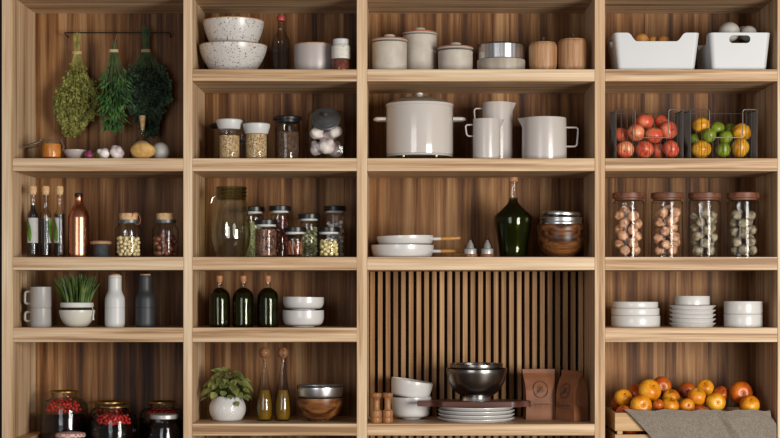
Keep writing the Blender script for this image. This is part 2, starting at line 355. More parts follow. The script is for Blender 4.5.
# slatted panel behind the third bay, below the third shelf
bm = bmesh.new(); x = X(367, 0)+.004; z0, z1 = SH['F'], Zw(LOW['C'], 0)
x1 = X(594.8, 0)-.004; zc = (z0+z1)/2; xc = (x+x1)/2
pitch = (x1-x-.0165)/27; x -= pitch
for k in range(28):
    x += pitch
    box(bm, x-xc, x+.0165-xc, -.011, .0135, z0+.001-zc, SH['E']-(SH['E']-Zw(LOW['E'], 0))-.001-zc, .001)
    box(bm, x-xc, x+.0165-xc, -.011, .0135, SH['E']+.001-zc, z1-.001-zc, .001);
link('slat_panel', bm, 'slat', unit, (xc, DEP-.014-DEP/2, zc), smooth=False)
bm = bmesh.new(); box(bm, X(367, 0)+.001-xc, x1+.003-xc, 0, .0004, SH['E']+.001-zc, z1-.001-zc)
link('slat_gap_shade', bm, pm('painted_gap_shade', '#2a190d', '#362212', 20, .9), unit, (xc, DEP-.0004-DEP/2, zc), smooth=False)  # added dark sheet: shade in the slat gaps put into its colour

# ================================================================== BAY 1
# ---- rail with hanging herbs
dr = .30
t = Th('hanging_rail', 'thin black iron rail fixed to the back boards above the herb bunches', 'rail', 117, dr, 'B')
pts = [(t.x(66), .0495, t.h(35)), (t.x(64.5), .03, t.h(34.5)), (t.x(64.5), 0, t.h(32.6)), (t.x(169.5), 0, t.h(32.6)), (t.x(169.5), .03, t.h(34.5)), (t.x(168), .0495, t.h(35))]
t.add('bar', tube(rpath(pts, .008), .0021), 'iron')
def interp(tab, v):
    for (a, x), (b, y) in zip(tab, tab[1:]):
        if v <= b: return x+(y-x)*(v-a)/(b-a)
    return tab[-1][1]
def bundle(name, label, cx, top, tie, env, shift, nst, nlf, leafl, leafw, lm, sm, seed, droop=.5, cluster=False):
    rr = random.Random(seed); back = {1: .29, 2: .236, 3: .292}[seed]; t = Th(name, label, 'herb bunch', cx, back, 'B')
    zt, zb = env[0][0], env[-1][0]; sb = bmesh.new(); lb = bmesh.new()
    for i in range(nst):
        a = rr.uniform(0, 2*PI); rho = rr.random()**.55; L = 1-(rr.random()**2)*.45*(1 if rho > .5 else .6)
        path = []; short = i % 3 != 0
        yt = top+rr.uniform(0, 9) if not short else tie-rr.uniform(1.5, 4)
        for y in (yt, (yt+tie)/2, tie):
            k = 2.6*t.q*rho*(1+.9*((tie-y)/max(tie-top, 1))**1.5); path.append(Vector((k*math.cos(a), .5*k*math.sin(a), t.h(y))))
        m = 9
        for j in range(1, m+1):
            y = zt+(zb-zt)*L*j/m; rw = interp(env, y)*rho*.93*t.q*(1+.22*math.sin(a*3+seed)*(j/m)); sx = interp(shift, y)*t.q
            path.append(Vector((sx+rw*math.cos(a)+rr.uniform(-.002, .002), max(-.09, min(.04, .36*rw*math.sin(a)-.004)), t.h(y))))
        tube([p for p in path], [.0011]*3+[.0009]*m, 4, sb)
        for j in range(nlf):
            f = rr.uniform(.06, 1)**.8*(m-1)+3
            k = int(f); p = path[k].lerp(path[min(k+1, len(path)-1)], f-k)
            if rr.random() > interp([(0, .08), (.2, .3), (.42, 1), (1, 1)], (f-2)/m): continue
            rad = Vector((math.cos(a), math.sin(a)*.6, 0)); dv = (rad*rr.uniform(.1, 1)+Vector((rr.uniform(-.8, .8), rr.uniform(-.8, .8), -droop+rr.uniform(-.5, .4)))).normalized()
            l = leafl*rr.uniform(.6, 1.2); wv = dv.cross(Vector((rr.uniform(-1, 1), rr.uniform(-1, 1), rr.uniform(-1, 1)))).normalized()*leafw*rr.uniform(.7, 1.2)
            if cluster: p = p+Vector((rr.uniform(-1, 1), rr.uniform(-1, 1)*.5, rr.uniform(-1, 1)))*.009
            nn = dv.cross(wv).normalized()*leafw*.4
            v = [lb.verts.new(c) for c in (p, p+dv*l*.5+wv+nn, p+dv*l, p+dv*l*.5-wv+nn)]
            for vv in v: vv.co.y = min(vv.co.y, .05)
            lb.faces.new(v)
    t.add('stalks', sb, sm, smooth=False); t.add('leaves', lb, lm, fix=False, smooth=False)
    tw = bmesh.new()
    for k in range(3): tube([(4.6*t.q*math.cos(b)+interp(shift, tie)*t.q*0, 2.9*t.q*math.sin(b), t.h(tie)+(k-1)*.0035) for b in [2*PI*i/16 for i in range(16)]], .0019, 5, tw, closed=True)
    tube([(0, .009, t.h(tie)), (.002, .009, t.h(tie-4)), (0, .2975-back, t.h(32.4))], .0007, 5, tw)
    t.add('twine', tw, 'twine')
bundle('herb_bunch', 'bushy dried yellow-green herb bunch, leftmost of three hanging from the rail', 77, 31, 53, [(55, 5), (72, 8), (84, 16), (94, 24), (108, 24), (117, 19), (125, 12), (134, 6)], [(55, 0), (85, 0), (134, -5)], 95, 48, .0125, .0058, 'herb1', 'herb1s', 1, cluster=True)
bundle('herb_bunch', 'slim bright green long-leaved herb bunch, middle one hanging from the rail', 113.5, 40, 51, [(53, 4), (65, 9), (75, 14), (100, 13), (115, 11), (126, 6)], [(55, 0), (126, -2)], 36, 15, .040, .0044, 'herb2', 'herb2s', 2, droop=1.0)
bundle('herb_bunch', 'dense dark bluish-green herb bunch, rightmost of three hanging from the rail', 146, 25, 51, [(53, 5), (62, 12), (76, 20), (100, 21), (110, 16), (118, 8), (134, 4)], [(55, 0), (112, 1), (134, 5)], 80, 60, .018, .0085, 'herb3', 'herb2s', 3, cluster=True)

# ---- shelf B items of bay 1
t = Th('clip_jar', 'small open clip-top jar of orange spice at the left end under the herbs', 'jar', 51.5, .08, 'B')
t.lathe('jar_body', shell(smooth(t.p([(8.5, 137.5), (9.3, 138.5), (8.8, 141), (10.2, 144), (10.4, 150), (10.2, 156), (9.5, None)]), 3), .002), 'gl')
t.lathe('spice_fill', solid(t.p([(9.2, 143.5), (9.4, 146), (9.4, 156), (8.8, 157.2)])), 'spice')
b = tube([(9.6*t.q*math.cos(a), 9.6*t.q*math.sin(a), t.h(140)) for a in [2*PI*i/24 for i in range(24)]], .0011, 6, closed=True)
tube(rpath([(t.x(61), -.01, t.h(139)), (t.x(65), -.012, t.h(147)), (t.x(63), -.012, t.h(151))], .004), .0011, 6, b); tube(rpath([(t.x(42), -.005, t.h(140)), (t.x(37), -.005, t.h(143))], .004), .0011, 6, b)
t.add('wire_clip', b, 'steel')
l = t.add('lid', lathe(solid([(.026, .007), (.033, .004), (.034, 0), (.030, -.004), (.012, -.006)]), 28), 'glclear2'); l.location = (t.x(34), -.002, t.h(145.3)); l.rotation_euler = (0, math.radians(-18), 0); l.scale = (1, 1, .9)
t.add('lid_rim', tube([(.033*math.cos(a), .033*math.sin(a), 0) for a in [2*PI*i/24 for i in range(24)]], .0015, 6, closed=True), 'steel', parent=l)
t = Th('dish', 'shallow pale grey dish between the spice jar and the red onion', 'dish', 75, .10, 'B')
t.lathe('dish_body', shell(smooth(t.p([(11.3, 149.2), (10.6, 152), (8, 156.5), (5, None)]), 3), .0018), 'mauve')
def veg(name, label, cat, cx, d, sh, r_px, mat, sc=(1, 1, 1), rot=(0, 0, 0), fn=None, amp=.05, freq=1.6, stem=False, lift=0, grp=None, sub=4, dx=0.0, seed=None):
    r = r_px*q(d); rt = Euler(rot).to_matrix(); bmm = blob(r, sub, amp, freq, sc, seed if seed is not None else cx, fn)
    zmin = min((rt@v.co).z for v in bmm.verts); z = (SH[sh] if isinstance(sh, str) else sh)+lift-zmin+.0003
    root = tag(empty(name, (X(cx, d), d, z), rot), label, cat, grp); REG.append((root, r*max(sc)*(1.03 if max(sc) < 1.1 else 1.0))); link(name+'_body' if not stem else 'flesh', bmm, mat, root)
    if stem:
        k = r*sc[2]*(fn(Vector((0, 0, 1))) if fn else 1)
        link('stem', tube([(0, 0, k*.93), (.001, 0, k*1.02+.003), (.003, .001, k*1.05+.007)], [.0014, .001, .0013], 6), 'stem', root)
    return root
garl = lambda n: (1+.05*math.cos(6*math.atan2(n.y, n.x))*(1-n.z**2))*(1+.5*max(0, (n.z-.8)/.2)**2)*(1-.12*max(0, (-n.z-.75)/.25))
oni = lambda n: 1+.28*max(0, (n.z-.86)/.14)**2
veg('red_onion', 'small glossy red onion between the pale dish and the lime', 'onion', 89, .07, 'B', 4.9, 'onionr', (1, 1, .88), (.3, .2, 0), oni, .02)
veg('lime', 'small green lime peeking out behind the red onion and garlic', 'lime', 96.5, .115, 'B', 5, 'lime', (1.1, 1, .9))
veg('garlic_bulb', 'smaller purple-white garlic bulb leaning left beside the lime on the herb shelf', 'garlic', 104.5, .075, 'B', 6.3, 'garlic', (.92, .92, .88), (0, -1.1, .2), garl, .03)
veg('garlic_bulb', 'larger white garlic bulb facing forward, right of the purple-white one on the herb shelf', 'garlic', 117, .07, 'B', 6.9, 'garlic', (1.12, 1, .86), (.9, 1.0, 0), garl, .03)
veg('potato', 'oval yellow-brown potato lying in front of the corked carafe', 'potato', 143, .05, 'B', 12.0, 'potato', (1, .7, .72), (0, 0, .1), None, .12, 1.2)
veg('white_onion', 'round white onion at the right end of the herb shelf', 'onion', 160.5, .12, 'B', 9.6, 'whiteball', (1, 1, .97), (0, 0, 0), None, .015)
veg('white_onion', 'round white onion half hidden behind the yellow-brown potato', 'onion', 142, .147, 'B', 10.8, 'whiteball', (1, 1, .97), (0, 0, 0), None, .015)
t = Th('carafe', 'clear glass carafe with a long tapered cork behind the potato', 'carafe', 142.5, .24, 'B')
t.lathe('glass_body', shell(smooth(t.p([(3.2, 126), (2.8, 130), (3.4, 137), (8, 142), (12.5, 149), (13, 157), (10, None)]), 4), .0018), 'gl')
t.lathe('cork', solid(t.p([(3.3, 115.5), (3.2, 117), (1.8, 130)])), 'cork', 20)

# ---- shelf C bay 1: slim bottles
def slim(cx, label, liq, side):
    t = Th('vinegar_bottle', label, 'bottle', cx, .10, 'C', 'slim corked bottles on the third shelf')
    t.lathe('glass_body', shell(smooth(t.p([(2.9, 192), (2.6, 194), (2.5, 206), (3, 210), (5.2, 214), (5.4, 218), (5.4, 250), (5.2, 256), (4.6, None)]), 3), .0012), 'glclear2', 28)
    top = [(1.9, liq), (1.9, 206)] if liq < 207 else []
    pr = top+([(2.6, 211), (4.5, 215)] if liq < 212 else [(4.6, liq)])+[(4.7, 219), (4.7, 252), (4.4, 254)]
    t.lathe('liquid', solid(t.p(pr)), 'darkliq', 24)
    c = t.lathe('cork', solid(t.p([(3.2, 186), (3.8, 187), (3.7, 190), (3.9, 191), (3.2, 192.8), (3.2, 194), (3.1, 194.5)])), 'cork', 20)
    # wrap-around label: visible arc set by side
    bm = bmesh.new(); r = 5.55*t.q; a0, a1 = side; n = 14; rows = []
    for i in range(n+1):
        a = math.radians(a0+(a1-a0)*i/n); rows.append([bm.verts.new((r*math.sin(a), -r*math.cos(a), t.h(y))) for y in (218, 243)])
    for i in range(n): bm.faces.new((rows[i][0], rows[i+1][0], rows[i+1][1], rows[i][1]))
    bmesh.ops.solidify(bm, geom=bm.faces[:], thickness=.0002)
    lb = t.add('paper_label', bm, 'paper')
    bm = bmesh.new(); rows = []; r2 = 5.68*t.q+.0002; lx0 = max(a0, -75)+3; dirn = 1
    if a0 > 0: lx0 = a0+6
    for i in range(13):
        f = i/12; y = 218.2+f*24.0; wd = 33*math.sin(PI*min(1, f*.94+.06))**.7; c = lx0+8+f*48 if a0 <= 0 else lx0+16+f*16
        row = []
        for k in (-1, -.6, -.3, 0, .3, .6, 1):
            a = math.radians(max(a0+1, min(a1-1, c+k*wd))); row.append(bm.verts.new((r2*math.sin(a), -r2*math.cos(a), t.h(y))))
        rows.append(row)
    for i in range(12):
        for k in range(6):
            bm.faces.new((rows[i][k], rows[i][k+1], rows[i+1][k+1], rows[i+1][k]))
    bmesh.ops.solidify(bm, geom=bm.faces[:], thickness=.0002)
    t.add('leaf_print', bm, 'leaf', parent=lb)
slim(33, 'slim corked dark bottle with a white leaf label, leftmost of three', 205, (-85, 75))
slim(45.7, 'slim corked bottle filled lower, its leaf label turned away to the right, middle of three', 224, (42, 160))
slim(59.6, 'slim corked dark bottle with its leaf label turned to the left, nearest the copper bottle', 214, (-110, 8))
t = Th('copper_bottle', 'shiny copper bottle with a black stopper on the third shelf', 'bottle', 78.7, .11, 'C')
t.lathe('bottle_body', solid(smooth(t.p([(3.6, 197), (3.6, 198), (3.7, 201), (5, 205), (8.5, 210), (10.4, 216), (10.6, 222), (10.6, 250), (10.3, 256), (9.6, None)]), 4)), 'copper', 48)
t.lathe('stopper', solid(t.p([(3.4, 193), (4.0, 193.8), (4.0, 196), (3.2, 197)])), 'black', 24)
t = Th('stone_pot', 'low dark stone pot with a flat wooden lid beside the copper bottle', 'pot', 101, .10, 'C')
t.lathe('pot_body', shell(t.p([(7.4, 244.6), (7.4, 256), (6.8, None)]), .003), 'slate')
t.lathe('lid', solid(smooth(t.p([(7, 240.3), (10.3, 241.2), (10.8, 242.4), (10.0, 244), (7, 244.5)]), 3)), 'acacia')
def corkjar(cx, label, w, strap=False):
    t = Th('cork_jar', label, 'jar', cx, .10, 'C')
    t.lathe('glass_body', shell(smooth(t.p([(9.6, 219.5), (10.6, 220.5), (9.6, 222), (10, 224), (12.8, 228), (13.2, 232), (13.2, 252), (12.4, 256.5), (11, None)]), 3), .0016), 'gl')
    t.lathe('cork_lid', solid(t.p([(8.6, 213), (9, 213.6), (8.9, 219), (8.4, 222)])), 'cork', 28)
    t.lathe('rubber_seal', [(10.1*t.q, t.h(220)), (10.9*t.q, t.h(220)), (10.9*t.q, t.h(223)), (10.1*t.q, t.h(223)), (10.1*t.q, t.h(220))], 'zinc', 28)
    if strap: t.add('strap', tube(rpath([(t.x(132), -.025, t.h(219)), (t.x(135), -.03, t.h(213)), (t.x(139), -.03, t.h(213)), (t.x(142), -.028, t.h(219)), (t.x(141), -.028, t.h(225)), (t.x(136), -.03, t.h(224))], .008), .0013, 6), 'strap')
    return t
t1 = corkjar(128.5, 'small cork-lidded jar with a tan strap holding pale nuts', 27, True)
t2 = corkjar(165.5, 'small cork-lidded jar holding round brown nuts at the right end of its shelf', 25)
def scatter(proto, jar, Rpx, r, n, seed, zmin=.004, top=None, **k):
    out = [p for p in pack(Rpx*jar.q, r, n, seed, zmin, **k) if top is None or p[2] < jar.h(top)]; rr = random.Random(seed)
    base = Vector(jar.root.location)
    for i, p in enumerate(out):
        rot = tuple(rr.uniform(0, 6) for _ in range(3))
        if i == 0: proto.location = base+Vector(p); proto.rotation_euler = rot
        else: dup(proto, base+Vector(p), rot)
def item(name, bm, mat, label, cat, grp): return tag(link(name, bm, mat), label, cat, grp)
scatter(item('pale_nut', blob(.0073, 2, .15, 1.5, (1, 1, .85)), 'palenut', 'pale yellow nut in the strapped cork-lidded jar', 'nut', 'pale nuts in the cork-lidded jar'), t1, 12.2, .0073, 84, 5, r0=.3)
scatter(item('brown_nut', blob(.0102, 2, .05, 1.5), 'hazel', 'round brown nut in the right-hand cork-lidded jar', 'nut', 'brown nuts in the cork-lidded jar'), t2, 12.2, .0104, 32, 6, r0=.2)

# ---- shelf D bay 1
def mug(label, y0, y1, lift, hy0, hy1):
    t = Th('mug', label, 'mug', 40.8, .10, 'D', 'stacked grey mugs', lift)
    t.lathe('mug_body', shell([(10.2*t.q, (y1-y0)*t.q), (10.4*t.q, .004), (9.8*t.q, 0)], .0028), 'mug')
    hh = lambda y: (y1-y)*t.q
    t.add('handle', tube(rpath([(-10.0*t.q, 0, hh(hy0)), (-15.6*t.q, 0, hh(hy0)), (-15.8*t.q, 0, hh(hy1)), (-10.1*t.q, 0, hh(hy1))], .012, 6), .0046, 10), 'mug')
mug('grey mug standing on the shelf, bottom of the stack of two', 308.6, 327.5, 0, 312.5, 321.5)
mug('taller grey mug stacked on top of the other at the far left', 287.3, 308.3, 19.1*q(.1), 292, 304)
t = Th('grass_planter', 'cream bowl planter with dark green blades and a white band', 'potted plant', 77, .12, 'D')
t.lathe('bowl', shell(smooth(t.p([(17.8, 310), (17.6, 313), (15.5, 319.5), (11.5, 325), (8.5, None)]), 4), .003), 'cream')
t.lathe('soil', solid(t.p([(15.6, 311.5), (15.6, 313)])), 'soil')
t.lathe('collar', [(14.9*t.q, t.h(311)), (15.8*t.q, t.h(307.5)), (15.3*t.q, t.h(307.5)), (14.2*t.q, t.h(311)), (14.9*t.q, t.h(311))], 'soil')
t.lathe('white_band', [(15.9*t.q, t.h(302.6)), (16.4*t.q, t.h(303.5)), (16.4*t.q, t.h(306.3)), (15.9*t.q, t.h(307.3)), (15*t.q, t.h(307)), (15*t.q, t.h(303)), (15.9*t.q, t.h(302.6))], 'fold')
t.add('hanging_tag', tube([(t.x(92.5), -.02, t.h(306)), (t.x(94.5), -.025, t.h(310)), (t.x(94.8), -.025, t.h(320))], [.001, .001, .0028], 6), 'fold')
bm = bmesh.new()
for i in range(300):
    a = R.uniform(0, 2*PI); rho = R.random()**.5; r0 = rho*13*t.q; ln = R.uniform(.84, 1.04); hz = t.h(312); th = t.h(273.5)*ln*(1-.07*rho); fl = rho*12.0*t.q*R.uniform(.5, 1.25)
    ca, sa = math.cos(a), math.sin(a)*.8; tw = R.uniform(0, PI); wv = Vector((math.cos(tw), math.sin(tw), 0))
    prev = None
    for k in range(5):
        f = k/4; p = Vector(((r0+fl*f*f)*ca, (r0+fl*f*f)*sa, hz+(th-hz)*f)); wd = .0036*(1-f**4*.9)
        cur = (bm.verts.new(p-wv*wd), bm.verts.new(p+wv*wd))
        if prev: bm.faces.new((prev[0], prev[1], cur[1], cur[0]))
        prev = cur
t.add('foliage', bm, 'grass', fix=False)
def grinder(cx, label, mat):
    t = Th('grinder_bottle', label, 'bottle', cx, .10, 'D', 'bottle-shaped grinders')
    t.lathe('body', solid(smooth(t.p([(6.6, 278), (6.6, 288), (7.2, 292), (9.4, 297), (9.9, 302), (9.9, 307.2)]), 3)+t.p([(9.6, 307.4), (9.6, 307.7), (9.9, 307.9)])+smooth(t.p([(9.9, 307.9), (9.9, 322), (9.2, 326.5), (8, None)]), 3)), mat, 48)
    t.lathe('neck', solid(t.p([(6.2, 275.4), (6.6, 276.3), (6.6, 277.7)])), mat, 40)
    t.lathe('wooden_cap', solid(t.p([(5.0, 273.9), (5.4, 274.3), (5.4, 275.4)])), 'acacia', 32)
grinder(114.9, 'matte white bottle-shaped grinder with a thin wooden cap', 'lidwhite')
grinder(145.2, 'matte charcoal bottle-shaped grinder with a thin wooden cap', 'char')

# ---- bottom row bay 1: preserve jars (their feet are below the frame)
cherry0 = None
def preserve(cx, d, label, mouth, mt, shoulder, body, fill):
    """big glass jar: mouth half width / top y, shoulder y, body half width, liquid level y"""
    t = Th('preserve_jar', label, 'jar', cx, d, 'F')
    t.lathe('glass_body', shell(smooth(t.p([(mouth-1, mt+1.8), (mouth-1.6, mt+6), (mouth+1.5, mt+9), (body-4, shoulder-3), (body, shoulder+6), (body, 455), (body-1, 466), (body-4, None)]), 4), .0025), 'glclear2', 48)
    t.lathe('brass_rim', [((mouth-1)*t.q, t.h(mt)), ((mouth+.2)*t.q, t.h(mt+.5)), ((mouth+.4)*t.q, t.h(mt+1.6)), ((mouth-1)*t.q, t.h(mt+1.8)), ((mouth-2)*t.q, t.h(mt+1)), ((mouth-1)*t.q, t.h(mt))], 'gold', 40)
    rb = body-1.9
    t.lathe('syrup', solid(smooth(t.p([(rb-2.2, fill), (rb-.4, fill+4), (rb, fill+9), (rb, 455), (rb-2, 465.5), (rb-4, 468.5 if d > .15 else 470)]), 4)), 'redliq', 40)
    return t
def berries(t, mouth, mt, shoulder, body, fill, n, seed, label, grp):
    global cherry0
    rr = random.Random(seed); base = Vector(t.root.location); pts = []; r = .0056
    for _ in range(6000):
        if len(pts) >= n: break
        y = rr.uniform(fill-(14 if seed == 40 else 11), fill-2.2)
        if y < mt+8: continue
        lim = interp([(mt+6, mouth-3.5), (mt+9, mouth-1.5), (shoulder-3, body-7.5), (shoulder+6, body-3)], y)*t.q-r-.0044
        a = rr.uniform(PI, 2*PI); m = lim*rr.uniform(.75, 1) if y > fill-9 else lim*rr.uniform(.4, 1)
        p = Vector((m*math.cos(a), m*math.sin(a), t.h(y)))
        if all((p-o2).length > 2*r for o2 in pts): pts.append(p)
    for p in pts:
        if cherry0 is None:
            cherry0 = link('red_cherry', blob(r*.97, 2, .06, 1.5), 'cherry'); o = cherry0; o.location = base+p
        else: o = dup(cherry0, base+p, (rr.uniform(0, 6), rr.uniform(0, 6), 0))
        tag(o, label, 'cherry', grp)
pj = [(64.5, .20, 'largest preserve jar, at the far left of the bottom row, with sparse red cherries', 14, 390.5, 404, 23.5, 413, 50),
      (110, .27, 'preserve jar half hidden behind the middle jar of cherries', 16.5, 401, 412, 21.5, 416, 44),
      (114, .105, 'middle preserve jar topped with a thick band of red cherries', 13.8, 405.5, 415, 22.5, 425, 135),
      (162, .24, 'dark preserve jar behind the jar with the silver lid', 13.6, 401, 412, 22.5, 415, 50)]
for i, (cx, d, lab, mo, mt, shd, bo, fi, n) in enumerate(pj):
    t = preserve(cx, d, lab, mo, mt, shd, bo, fi)
    berries(t, mo, mt, shd, bo, fi, n, 40+i, 'red cherry floating in the '+['largest preserve jar at the far left', 'preserve jar hidden behind the middle one', 'middle preserve jar', 'preserve jar behind the silver lid'][i], 'cherries in preserve jar '+'ABCD'[i])
t = Th('lidded_jar', 'low jar of dark preserve with a silver lid, front right of the bottom row', 'jar', 164, .055, 'F')
t.lathe('glass_body', shell(smooth(t.p([(11.5, 418.5), (11, 422), (13.5, 426), (15.5, 431), (15.5, 466), (14, None)]), 3), .002), 'glclear2')
t.lathe('syrup', solid(smooth(t.p([(9.5, 423), (12, 427.2), (14.2, 433), (14.2, 464), (12.5, 471)]), 3)), 'redliq')
t.lathe('silver_lid', solid(t.p([(13.4, 414), (14.2, 414.8), (14.2, 418), (13.6, 418.6)])), 'silverlid')
t = Th('gingham_jar', 'jar top with a red and white gingham cover at the bottom edge', 'jar', 70.5, .06, 'F')
t.lathe('glass_body', shell(smooth(t.p([(12.6, 437), (12, 441), (14, 444), (16, 448), (16, 468), (14, None)]), 3), .002), 'glclear2')
t.lathe('syrup', solid(smooth(t.p([(11, 443), (14.4, 449), (14.4, 467), (12.5, 471)]), 3)), 'redliq')
t.lathe('gingham_lid', solid(smooth(t.p([(6, 431.8), (13, 432.8), (14.6, 434), (14.8, 436.6)]), 3)), 'checker')
b = empty('wooden_box', (X(12.5, 0)+.0008+.0235, .18, SH['F']+.0003)); tag(b, 'low pale wooden box against the left side at the bottom corner', 'box')
hw = .0235; hb = Zw(439.0, 0)-SH['F']
bm = bmesh.new()
for (x0, x1, y0, y1) in ((-hw, -hw+.006, -.15, .15), (hw-.006, hw, -.15, .15), (-hw+.006, hw-.006, -.15, -.144), (-hw+.006, hw-.006, .144, .15)): box(bm, x0, x1, y0, y1, 0, hb-.006, .0006)
link('box_body', bm, 'crate', b, smooth=False)
bm = bmesh.new(); box(bm, -hw, hw, -.15, .15, hb-.0057, hb, .001); link('box_lid', bm, 'crate', b, smooth=False)

# ================================================================== BAY 2
def stack_z(py, d, sh): return Zw(py, d)-SH[sh]
d = .15
t = Th('speckled_bowl', 'larger white speckled bowl with a brown rim, bottom of two', 'bowl', 233, d, 'A', 'white speckled bowls')
def bowl_parts(t, R0, top, foot, bot, mat, rim=None, th=.004, mid=.66):
    H = top-bot; pts = smooth([(R0, top), (R0*.965, top-H*.2), (R0*.86, top-H*.5), (R0*mid, bot+H*.13), (foot, bot)], 4)
    t.lathe('bowl_body', shell(pts, th), mat, 56)
    if rim: t.lathe('rim', [(R0+.0004, top-.001), (R0+.0006, top+.0016), (R0-th*.5, top+.0026), (R0-th-.0004, top+.0012), (R0-th-.0004, top-.001), (R0-th*.5, top+.0001), (R0+.0004, top-.001)], rim, 56)
bowl_parts(t, 34*t.q, t.hr(41.6, 34), 17*t.q, 0, 'speck', 'board_rim')
zb = t.hr(41.6, 34)-.026
t2 = Th('speckled_bowl', 'smaller white speckled bowl with a brown rim, stacked on top', 'bowl', 233.5, d, 'A', 'white speckled bowls', lift=zb)
bowl_parts(t2, 30.5*t2.q, t2.hr(17.2, 30), 15*t2.q, 0, 'speck', 'board_rim')
t = Th('glass_bottle', 'clear empty bottle with a red cap right of the speckled bowls', 'bottle', 281, .16, 'A')
t.lathe('glass_body', shell(smooth(t.p([(3.4, 19), (3.2, 21), (3.4, 29), (5, 33), (8.2, 38), (8.8, 43), (8.6, 55), (8.6, 70), (8, None)]), 4), .0018), 'gldark')
t.lathe('red_cap', solid(t.p([(3.8, 15.6), (4.1, 16.2), (4.1, 20.0), (3.9, 20.4)])), 'redcap', 24)
t = Th('ceramic_pot', 'plain pale grey round pot with a thin wooden rim', 'pot', 314.5, .15, 'A')
t.lathe('pot_body', shell(smooth(t.p([(20.3, 43), (20.4, 48), (20.2, 62), (18.5, 72), (17, None)]), 3), .004), 'mauve', 56)
t.lathe('rim', solid(t.p([(19.8, 41.9), (20.5, 42.3), (20.4, 43)])), 'acacia', 56)
t = Th('spice_jar', 'two-tone jar with speckled top and red-brown base beside the grey pot', 'jar', 341, .06, 'A')
t.lathe('glass_base', shell(smooth(t.p([(9.3, 58.2), (9.4, 60), (9.4, 68), (9, None)]), 2), .0015), 'gl')
t.lathe('spice_fill', solid(t.p([(8.8, 59), (8.8, 70.2), (8.2, 71)])), 'redspice')
t.lathe('speckled_body', solid(smooth(t.p([(7.8, 43.5), (9, 45), (9.5, 47), (9.5, 58)]), 2)), 'speckf')
t.lathe('white_cap', solid(t.p([(7.4, 38.2), (8.1, 38.8), (8.1, 43), (7.6, 43.5)])), 'lidwhite')
# shelf B
def cylinder_jar(cx, d, label, lid_top, lid_bot, lid_r, body_r, fill, fmat, flabel, lidmat, bodymat='gl'):
    t = Th('glass_jar', label, 'jar', cx, d, 'B')
    t.lathe('glass_body', shell(smooth(t.p([(body_r-1, lid_bot), (body_r, lid_bot+2), (body_r, 155), (body_r-.4, 158), (body_r-1.5, None)]), 3), .0018), bodymat)
    if lidmat == 'lidwhite': pr = [(lid_r-1, lid_top), (lid_r, lid_top+.8), (lid_r-.2, lid_top+3), (lid_r-2, lid_bot-1), (lid_r-2.6, lid_bot)]
    else: pr = [(lid_r-1.5, lid_top), (lid_r, lid_top+1), (lid_r, lid_top+3.3), (body_r-.4, lid_top+4), (body_r-.4, lid_bot)]
    t.lathe('lid', solid(t.p(pr)), lidmat)
    if fmat:
        f = link(fmat+'_fill', lathe(solid([((body_r-1.3)*t.q, t.h(fill)), ((body_r-1.3)*t.q, .008), ((body_r-2.8)*t.q, .0035)]), 32), fmat, None, t.root.location)
        tag(f, flabel, 'dry food', None, 'stuff')
cylinder_jar(229.5, .09, 'tall glass jar with a flared white lid, filled with oats, on the left', 118.5, 128.5, 13.2, 11.2, 136, 'oats', 'pale oat flakes in the taller white-lidded jar', 'lidwhite')
cylinder_jar(256.5, .08, 'shorter glass jar with a flared white lid, full of oats', 122.5, 133.2, 13.6, 11.5, 134.6, 'oats', 'pale oat flakes in the shorter white-lidded jar', 'lidwhite')
cylinder_jar(287.6, .12, 'glass jar with a flat black lid holding dark coffee', 115.3, 121.5, 14.6, 12.6, 132.5, 'coffee', 'dark coffee in the black-lidded jar', 'black', 'gldark')
cylinder_jar(222, .24, 'dark empty jar with a black lid half hidden behind the white-lidded jar', 122.5, 127.5, 12.5, 10.6, 0, None, '', 'black', 'gldark')
t = Th('french_press', 'slim glass beaker in a thin metal frame hidden behind the two oat jars', 'beaker', 243.2, .22, 'B')
t.lathe('glass_body', shell(t.p([(7, 122.5), (7, 155), (6, None)]), .0016), 'glclear2')
t.lathe('metal_ring', [(7.1*t.q, t.h(141.2)), (7.6*t.q, t.h(141.2)), (7.6*t.q, t.h(143.2)), (7.1*t.q, t.h(143.2)), (7.1*t.q, t.h(141.2))], 'black')
# candy jar with tilted lid
d = .13; t = Th('garlic_jar', 'squat glass jar with a tilted grey metal lid, full of garlic', 'jar', 326, d, 'B')
W = 18.5*t.q; HT = t.h(109.5); side = [(-.060, 0), (.060, 0), (.066, .01), (.068, HT*.8), (.060, HT), (.030, HT), (-.052, HT*.60), (-.066, HT*.50), (-.068, .012)]
bm = bmesh.new(); secs = []
for (xx, kk) in ((-1.0, .86), (-.98, .93), (-.86, 1.0), (.86, 1.0), (.98, .93), (1.0, .86)):
    secs.append([bm.verts.new((xx*W*(1+.08*math.sin(PI*min(1, max(0, z/HT)))), y*kk, HT*.48+(z-HT*.48)*(kk if z > .002 else 1))) for y, z in side])
for a, b in zip(secs, secs[1:]):
    for i in range(len(side)): j = (i+1) % len(side); bm.faces.new((a[i], a[j], b[j], b[i]))
bm.faces.new(secs[0]); bm.faces.new(secs[-1][::-1]); bmesh.ops.recalc_face_normals(bm, faces=bm.faces)
bmesh.ops.bevel(bm, geom=bm.edges[:], offset=.004, segments=2, affect='EDGES')
bm2 = bm.copy(); 
for v in bm2.verts: v.co = Vector((v.co.x*.965, v.co.y*.965, HT*.5+(v.co.z-HT*.5)*.965))
me2 = bpy.data.meshes.new('tmp'); 
bmesh.ops.reverse_faces(bm2, faces=bm2.faces); bm2.to_mesh(me2); bm2.free(); bm.from_mesh(me2); bpy.data.meshes.remove(me2)
t.add('glass_body', bm, 'gl', fix=False)
lid = empty('tmp', (0, 0, 0)); bpy.data.objects.remove(lid)
L = t.add('metal_lid', lathe(solid(smooth([(.010, .017), (.020, .015), (.036, .011), (.040, .0105)], 2)+[(.041, .008), (.0505, .006), (.0525, .003), (.052, 0)]), 44), 'zinc')
